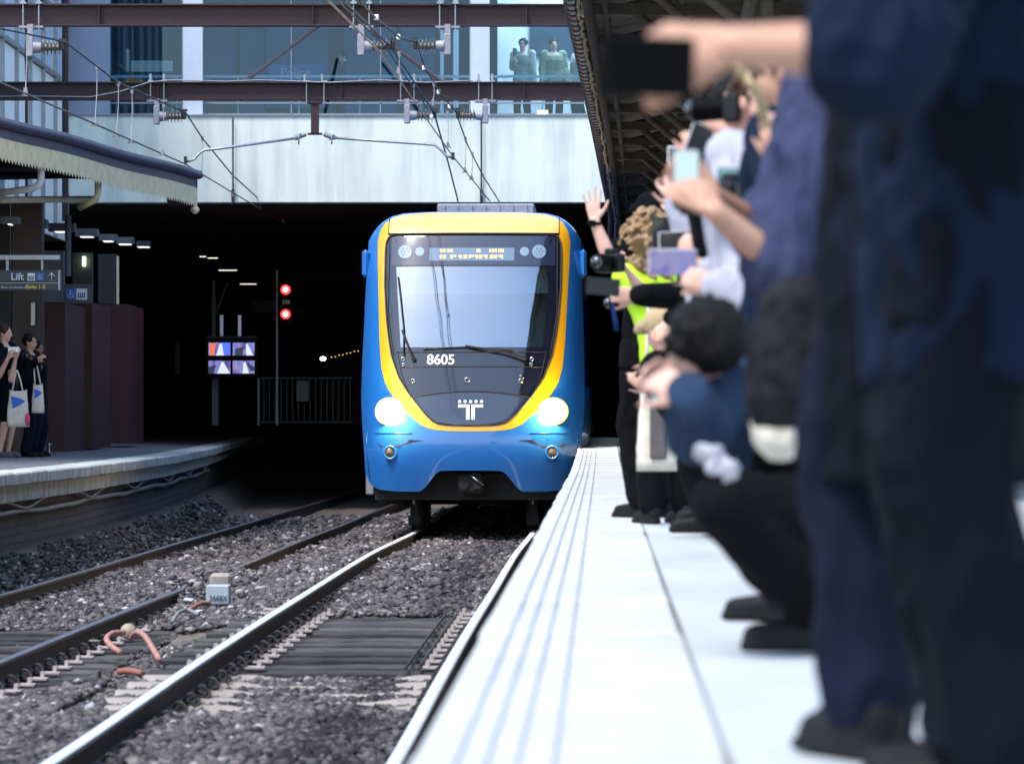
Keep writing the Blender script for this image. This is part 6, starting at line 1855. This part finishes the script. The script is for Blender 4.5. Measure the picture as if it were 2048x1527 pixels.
# extra raised hands in the cluster
O_ = person("person in black lifting a slim white phone at the crowd's left edge", (P(1440, 0, 15.8).x, 15.8), (-.88, .45), H=1.72, fx=.35,
            L=dict(w=P(1352, 405, 15.4), el=P(1385, 485, 15.4), fd=(-.1, .2, 1), pn=(0, 1, 0), curl=(40, 50, 30)), Rr=dict(w=P(1358, 420, 15.9)), top=("white_cloth", "long", .02), bottom=("navy_dark", "long", .02), voxel=.010, hair=("short", "hair_black"))
phone("slim white phone held upright at the crowd's left edge", P(1346, 322, 15.3), (1, .6, 0), (.02, 0, 1), .05, .115, "phone_white", "scr_dim")
# M: dark haired person with a gold cord under the long arm
M_ = person("dark haired person with a gold twisted cord, face hidden under the long bare forearm", (P(1592, 0, 10.8).x, 10.8), (-.9, .42), H=1.63, skin="skin_tan",
            L=dict(w=P(1560, 330, 10.0), el=P(1600, 480, 10.0)), Rr=dict(w=P(1560, 350, 10.5)), top=("navy_knit", "short", .03), bottom=("navy_dark", "long", .02), voxel=.010, hair=("short", "hair_black"))
b = MB(); pts = [P(1462, 112, 9.4), P(1480, 140, 9.4), P(1503, 170, 9.4), P(1522, 200, 9.5), P(1527, 235, 9.6), P(1532, 262, 9.6)]
out = []
for i in range(len(pts) - 1):
    for q in range(5): out.append(pts[i].lerp(pts[i + 1], q / 5) + Vector((.004 * math.sin((i * 5 + q) * 1.9), 0, .003 * math.cos((i * 5 + q) * 1.9))))
b.tube(out, [.010 + .004 * (i % 2) for i in range(len(out))], 6); b.build("twisted_cord", MATS["tan_cloth"], None, label="pale gold twisted cord hanging below the long bare forearm", cat="cord")
# more of the packed crowd between the lavender shirt and the curly hair
def extra(label, px, Y, H, arms_, top_, hair_, skin_="skin_light", look_=None):
    d = {}
    for key, (w0, e0) in zip(("L", "Rr"), arms_):
        d[key] = dict(w=P(*w0), el=P(*e0), fd=(-.25, .3, .85), pn=(-.1, 1, .1), curl=((30, 42, 28), (36, 48, 30), (40, 50, 30), (46, 52, 32)), thumb=32, sleeve=top_[1])
    return person(label, (P(px, 0, Y).x, Y), (-.85, .5), H=H, skin=skin_, top=top_, bottom=("navy_dark", "long", .02), voxel=.009, hair=hair_, fx=.35, look=look_, shoes="shoe_black", **d)
extra("person with a pale bare forearm crossing behind the bright phone", 1560, 12.0, 1.66, (((1425, 408, 11.7), (1528, 452, 11.7)), ((1438, 425, 12.1), (1540, 470, 12.1))), ("white_cloth", "elbow", .02), ("short", "hair_brown"))
phone("black phone held sideways under the pale crossing forearm", P(1392, 402, 11.8), (1, .2, -.06), (0, 0, 1), .13, .065, "phone_black", "scr_dim")
extra("person in black with a raised hand gripping a tilted phone above the bright one", 1470, 13.2, 1.72, (((1402, 322, 12.7), (1440, 430, 12.8)), ((1438, 330, 13.0), (1470, 430, 13.1))), ("black_cloth", "short", .02), ("short", "hair_black"), "skin_tan")
extra("person in grey knit with hands meeting at the two clear phones", 1470, 16.8, 1.70, (((1408, 512, 16.4), (1452, 560, 16.4)), ((1400, 520, 16.7), (1448, 580, 16.8))), ("grey_bag", "short", .02), ("bob", "hair_brown"))
extra("tall person in dark blue at the back holding a phone above the curly hair", 1420, 18.6, 1.80, (((1362, 440, 18.2), (1385, 510, 18.2)), ((1372, 470, 18.4), (1395, 530, 18.5))), ("blue_sleeve", "long", .02), ("short", "hair_black"))
phone("phone with pale screen tilted beside the slim white phone", P(1368, 392, 18.1), (1, .3, .1), (0, 0, 1), .09, .13, "phone_black", "scr_blue")
extra("person in white behind the photographer lifting a small dark camera", 1520, 15.0, 1.74, (((1448, 318, 14.7), (1490, 400, 14.7)), ((1470, 322, 14.8), (1505, 410, 14.9))), ("white_cloth", "short", .02), ("short", "hair_black"))
# bags among the nearest people
bg_ = thing("shoulder_bag", "soft dark grey brown bag hanging between the lavender shirt and the black coat", "bag", P(1605, 700, 7.6))
b = MB(); loft(b, [(P(1614, 560, 7.6), Vector((.05, .01, 0)), Vector((0, .04, 0))), (P(1610, 600, 7.6), Vector((.085, .01, 0)), Vector((0, .07, 0))), (P(1602, 700, 7.6), Vector((.10, .01, 0)), Vector((0, .09, 0))), (P(1598, 790, 7.6), Vector((.105, .01, 0)), Vector((0, .09, 0))), (P(1602, 848, 7.6), Vector((.09, .01, 0)), Vector((0, .07, 0)))])
live(b, "bag_body", MATS["grey_bag"], bg_, .009, 3, .010, .06)
b = MB(); b.tube([P(1640, 560, 7.55), P(1650, 420, 7.5), P(1668, 200, 7.5)], .012, 6); b.build("strap", MATS["grey_bag"], bg_); b = MB(); b.tube([P(1640, 860, 7.5), P(1660, 960, 7.4), P(1672, 1010, 7.4)], .008, 6); b.build("strap", MATS["grey_bag"], bg_)
pb = thing("cloth_pouch", "small crumpled cream pouch hanging under the grey brown bag", "pouch", P(1545, 860, 7.9))
b = MB(); loft(b, [(P(1538, 812, 7.9), Vector((.022, 0, 0)), Vector((0, .02, 0))), (P(1545, 840, 7.9), Vector((.045, 0, 0)), Vector((0, .035, 0))), (P(1553, 885, 7.9), Vector((.045, 0, 0)), Vector((0, .04, 0))), (P(1562, 916, 7.9), Vector((.022, 0, 0)), Vector((0, .02, 0)))])
live(b, "pouch_body", MATS["cream_canvas"], pb, .006, 2, .006, .03)
mat("bag_grey", (.34, .34, .38), .5)
wbg = thing("plastic_bag", "crumpled white plastic bag at the crouching person's knee", "bag", P(1432, 925, 8.9))
b = MB(); rnd = random.Random(31)
for q in range(9):
    c0 = P(1415 + q * 6 + rnd.uniform(-8, 8), 912 + q * 5 + rnd.uniform(-9, 9), 8.85); bm = bmesh.new()
    for _ in range(9): bm.verts.new(c0 + Vector((rnd.uniform(-.024, .024), rnd.uniform(-.02, .02), rnd.uniform(-.028, .028))))
    bmesh.ops.convex_hull(bm, input=bm.verts); bm.verts.index_update(); b.add([v.co.copy() for v in bm.verts], [tuple(v.index for v in f.verts) for f in bm.faces]); bm.free()
live(b, "bag_body", MATS["bag_grey"], wbg, .006, 1, .006, .02)
tote("white and blue canvas bag hanging below the white cuff", P(1500, 600, 12.2), .10, .24, .06, P(1518, 470, 12.2), printm="bag_print")

# left platform people
lfd = (.85, -.45)
X = person("person at the left picture edge in black shorts holding a white phone up", (P(12, 0, 53).x - .03, 53.0), (.9, -.35), z0=1.035, H=1.82, skin="skin_light",
           L=dict(w=P(31, 716, 52.6), el=P(22, 760, 52.6), fd=(.3, -.3, .9), pn=(0, 1, 0), curl=(30, 40, 30)), Rr=dict(w=P(16, 716, 52.4), el=P(-2, 752, 52.5), fd=(.4, -.2, .8), curl=(30, 40, 30)),
           top=("navy_dark", "short", .03), bottom=("black_cloth", "short", .03), voxel=.012, hair=("short", "hair_brown"), shoes="brown_lining", hem=.2)
phone("white backed phone raised by the person at the left picture edge", P(27, 699, 52.4), (1, .1, .03), (0, 0, 1), .15, .075, "phone_white", "phone_white")
tote("white canvas bag with blue print on the arm of the person in shorts", P(36, 780, 52.4), .30, .50, .12, P(34, 742, 52.5), printm="bag_print")
b = MB(); b.ell(P(55, 838, 52.3), (.035, .035, .09), 10, 8); b.build("pink_item", MATS["pink_cloth"], None, label="bright pink bundle hanging behind the white canvas bag", cat="bundle")
X2 = person("person in a dark jacket and blue jeans filming before the brown column", (P(58, 0, 53.6).x, 53.6), (.9, -.3), z0=1.035, H=1.70, skin="skin_tan",
            L=dict(w=P(56, 722, 53.2), el=P(50, 755, 53.2), fd=(.3, -.3, .8), curl=(30, 40, 30)), Rr=dict(w=P(72, 722, 53.2)), top=("navy_dark", "long", .03), bottom=("jeans", "long", .025), voxel=.012, hair=("short", "hair_black"), hem=.2)
dslr("small camera with bright lens held by the person before the brown column", P(52, 712, 53), (.2, -1, 0), .9)
tote("white canvas bag with blue print on the shoulder of the jeans wearer", P(76, 768, 53.2), .17, .40, .12, P(70, 722, 53.3), printm="bag_print")
X3 = person("mostly hidden person in black holding a camera behind the white canvas bag", (P(72, 0, 54.4).x, 54.4), (.9, -.3), z0=1.035, H=1.62, skin="skin_brown", top=("black_cloth", "long", .03), bottom=("jeans", "long", .02), voxel=.013, hair=("short", "hair_black"),
            L=dict(w=P(82, 735, 54.1)))
# people inside the concourse
zc = z_hi
Q1 = person("person in a grey and green striped jumper holding a phone inside the concourse window", (P(1046, 0, 77.0).x, 77.0), (-.3, -.95), z0=zc - .05, H=1.74, skin="skin_light", L=dict(w=P(1064, 190, 76.8)), Rr=dict(w=P(1029, 122, 76.7), fd=(0, 0, 1), curl=(40, 50, 30)), top=("pale_shirt", "long", .035), bottom=("navy_dark", "long", .02), voxel=.015, hair=("short", "hair_black"), hem=.2)
b = MB(); loft(b, [(P(1048, 131, 77.0), Vector((.215, 0, 0)), Vector((0, .165, 0))), (P(1048, 113, 77.0), Vector((.22, 0, 0)), Vector((0, .165, 0)))]); b.build("dark_stripe", MATS["olive_shirt"], Q1["root"])
phone("dark phone held by the person in the striped jumper", P(1029, 104, 76.6), (1, 0, 0), (0, 0, 1), .075, .15, "phone_black", "scr_dim")
Q2 = person("tall person in a pale green jacket standing inside the concourse window", (P(1107, 0, 77.6).x, 77.6), (.2, -1), z0=zc - .05, H=1.80, skin="skin_light", top=("olive_shirt", "long", .035), bottom=("navy_dark", "long", .02), voxel=.015, hair=("short", "hair_black"), hem=.1)
Q3 = person("person with long black hair and pale top at the right end of the concourse window", (P(1160, 0, 77.2).x, 77.2), (-.8, -.6), z0=zc - .05, H=1.70, skin="skin_light", top=("pale_shirt", "long", .03), bottom=("navy_dark", "long", .02), voxel=.015, hair=("long", "hair_black"))
Q4 = person("dark blue dressed person walking behind the glass in the middle concourse window", (P(688, 0, 78.5).x, 78.5), (-.9, -.3), z0=zc - .05, H=1.62, skin="skin_light", top=("blue_sleeve", "long", .03), bottom=("navy_dark", "long", .02), voxel=.015, hair=("short", "hair_black"))
# the driver behind the windscreen
dv = TL + Vector((-.52, 1.9, 0))
DR = person("driver seated behind the train's windscreen in dark uniform", (dv.x, dv.y), (0, -1), z0=1.3, H=1.75, skin="skin_tan", pelvis=(dv.x, dv.y, 2.05), top=("blue_sleeve", "long", .02), bottom=("navy_dark", "long", .02), hair=("short", "hair_black"), voxel=.014, feet=[(dv.x + .12, dv.y - .45, 1.5), (dv.x - .12, dv.y - .45, 1.5)], kneep=[(0, -1, .6), (0, -1, .6)],
            L=dict(w=(dv.x + .25, dv.y - .45, 2.5)), Rr=dict(w=(dv.x - .25, dv.y - .45, 2.5)))
bake_all()
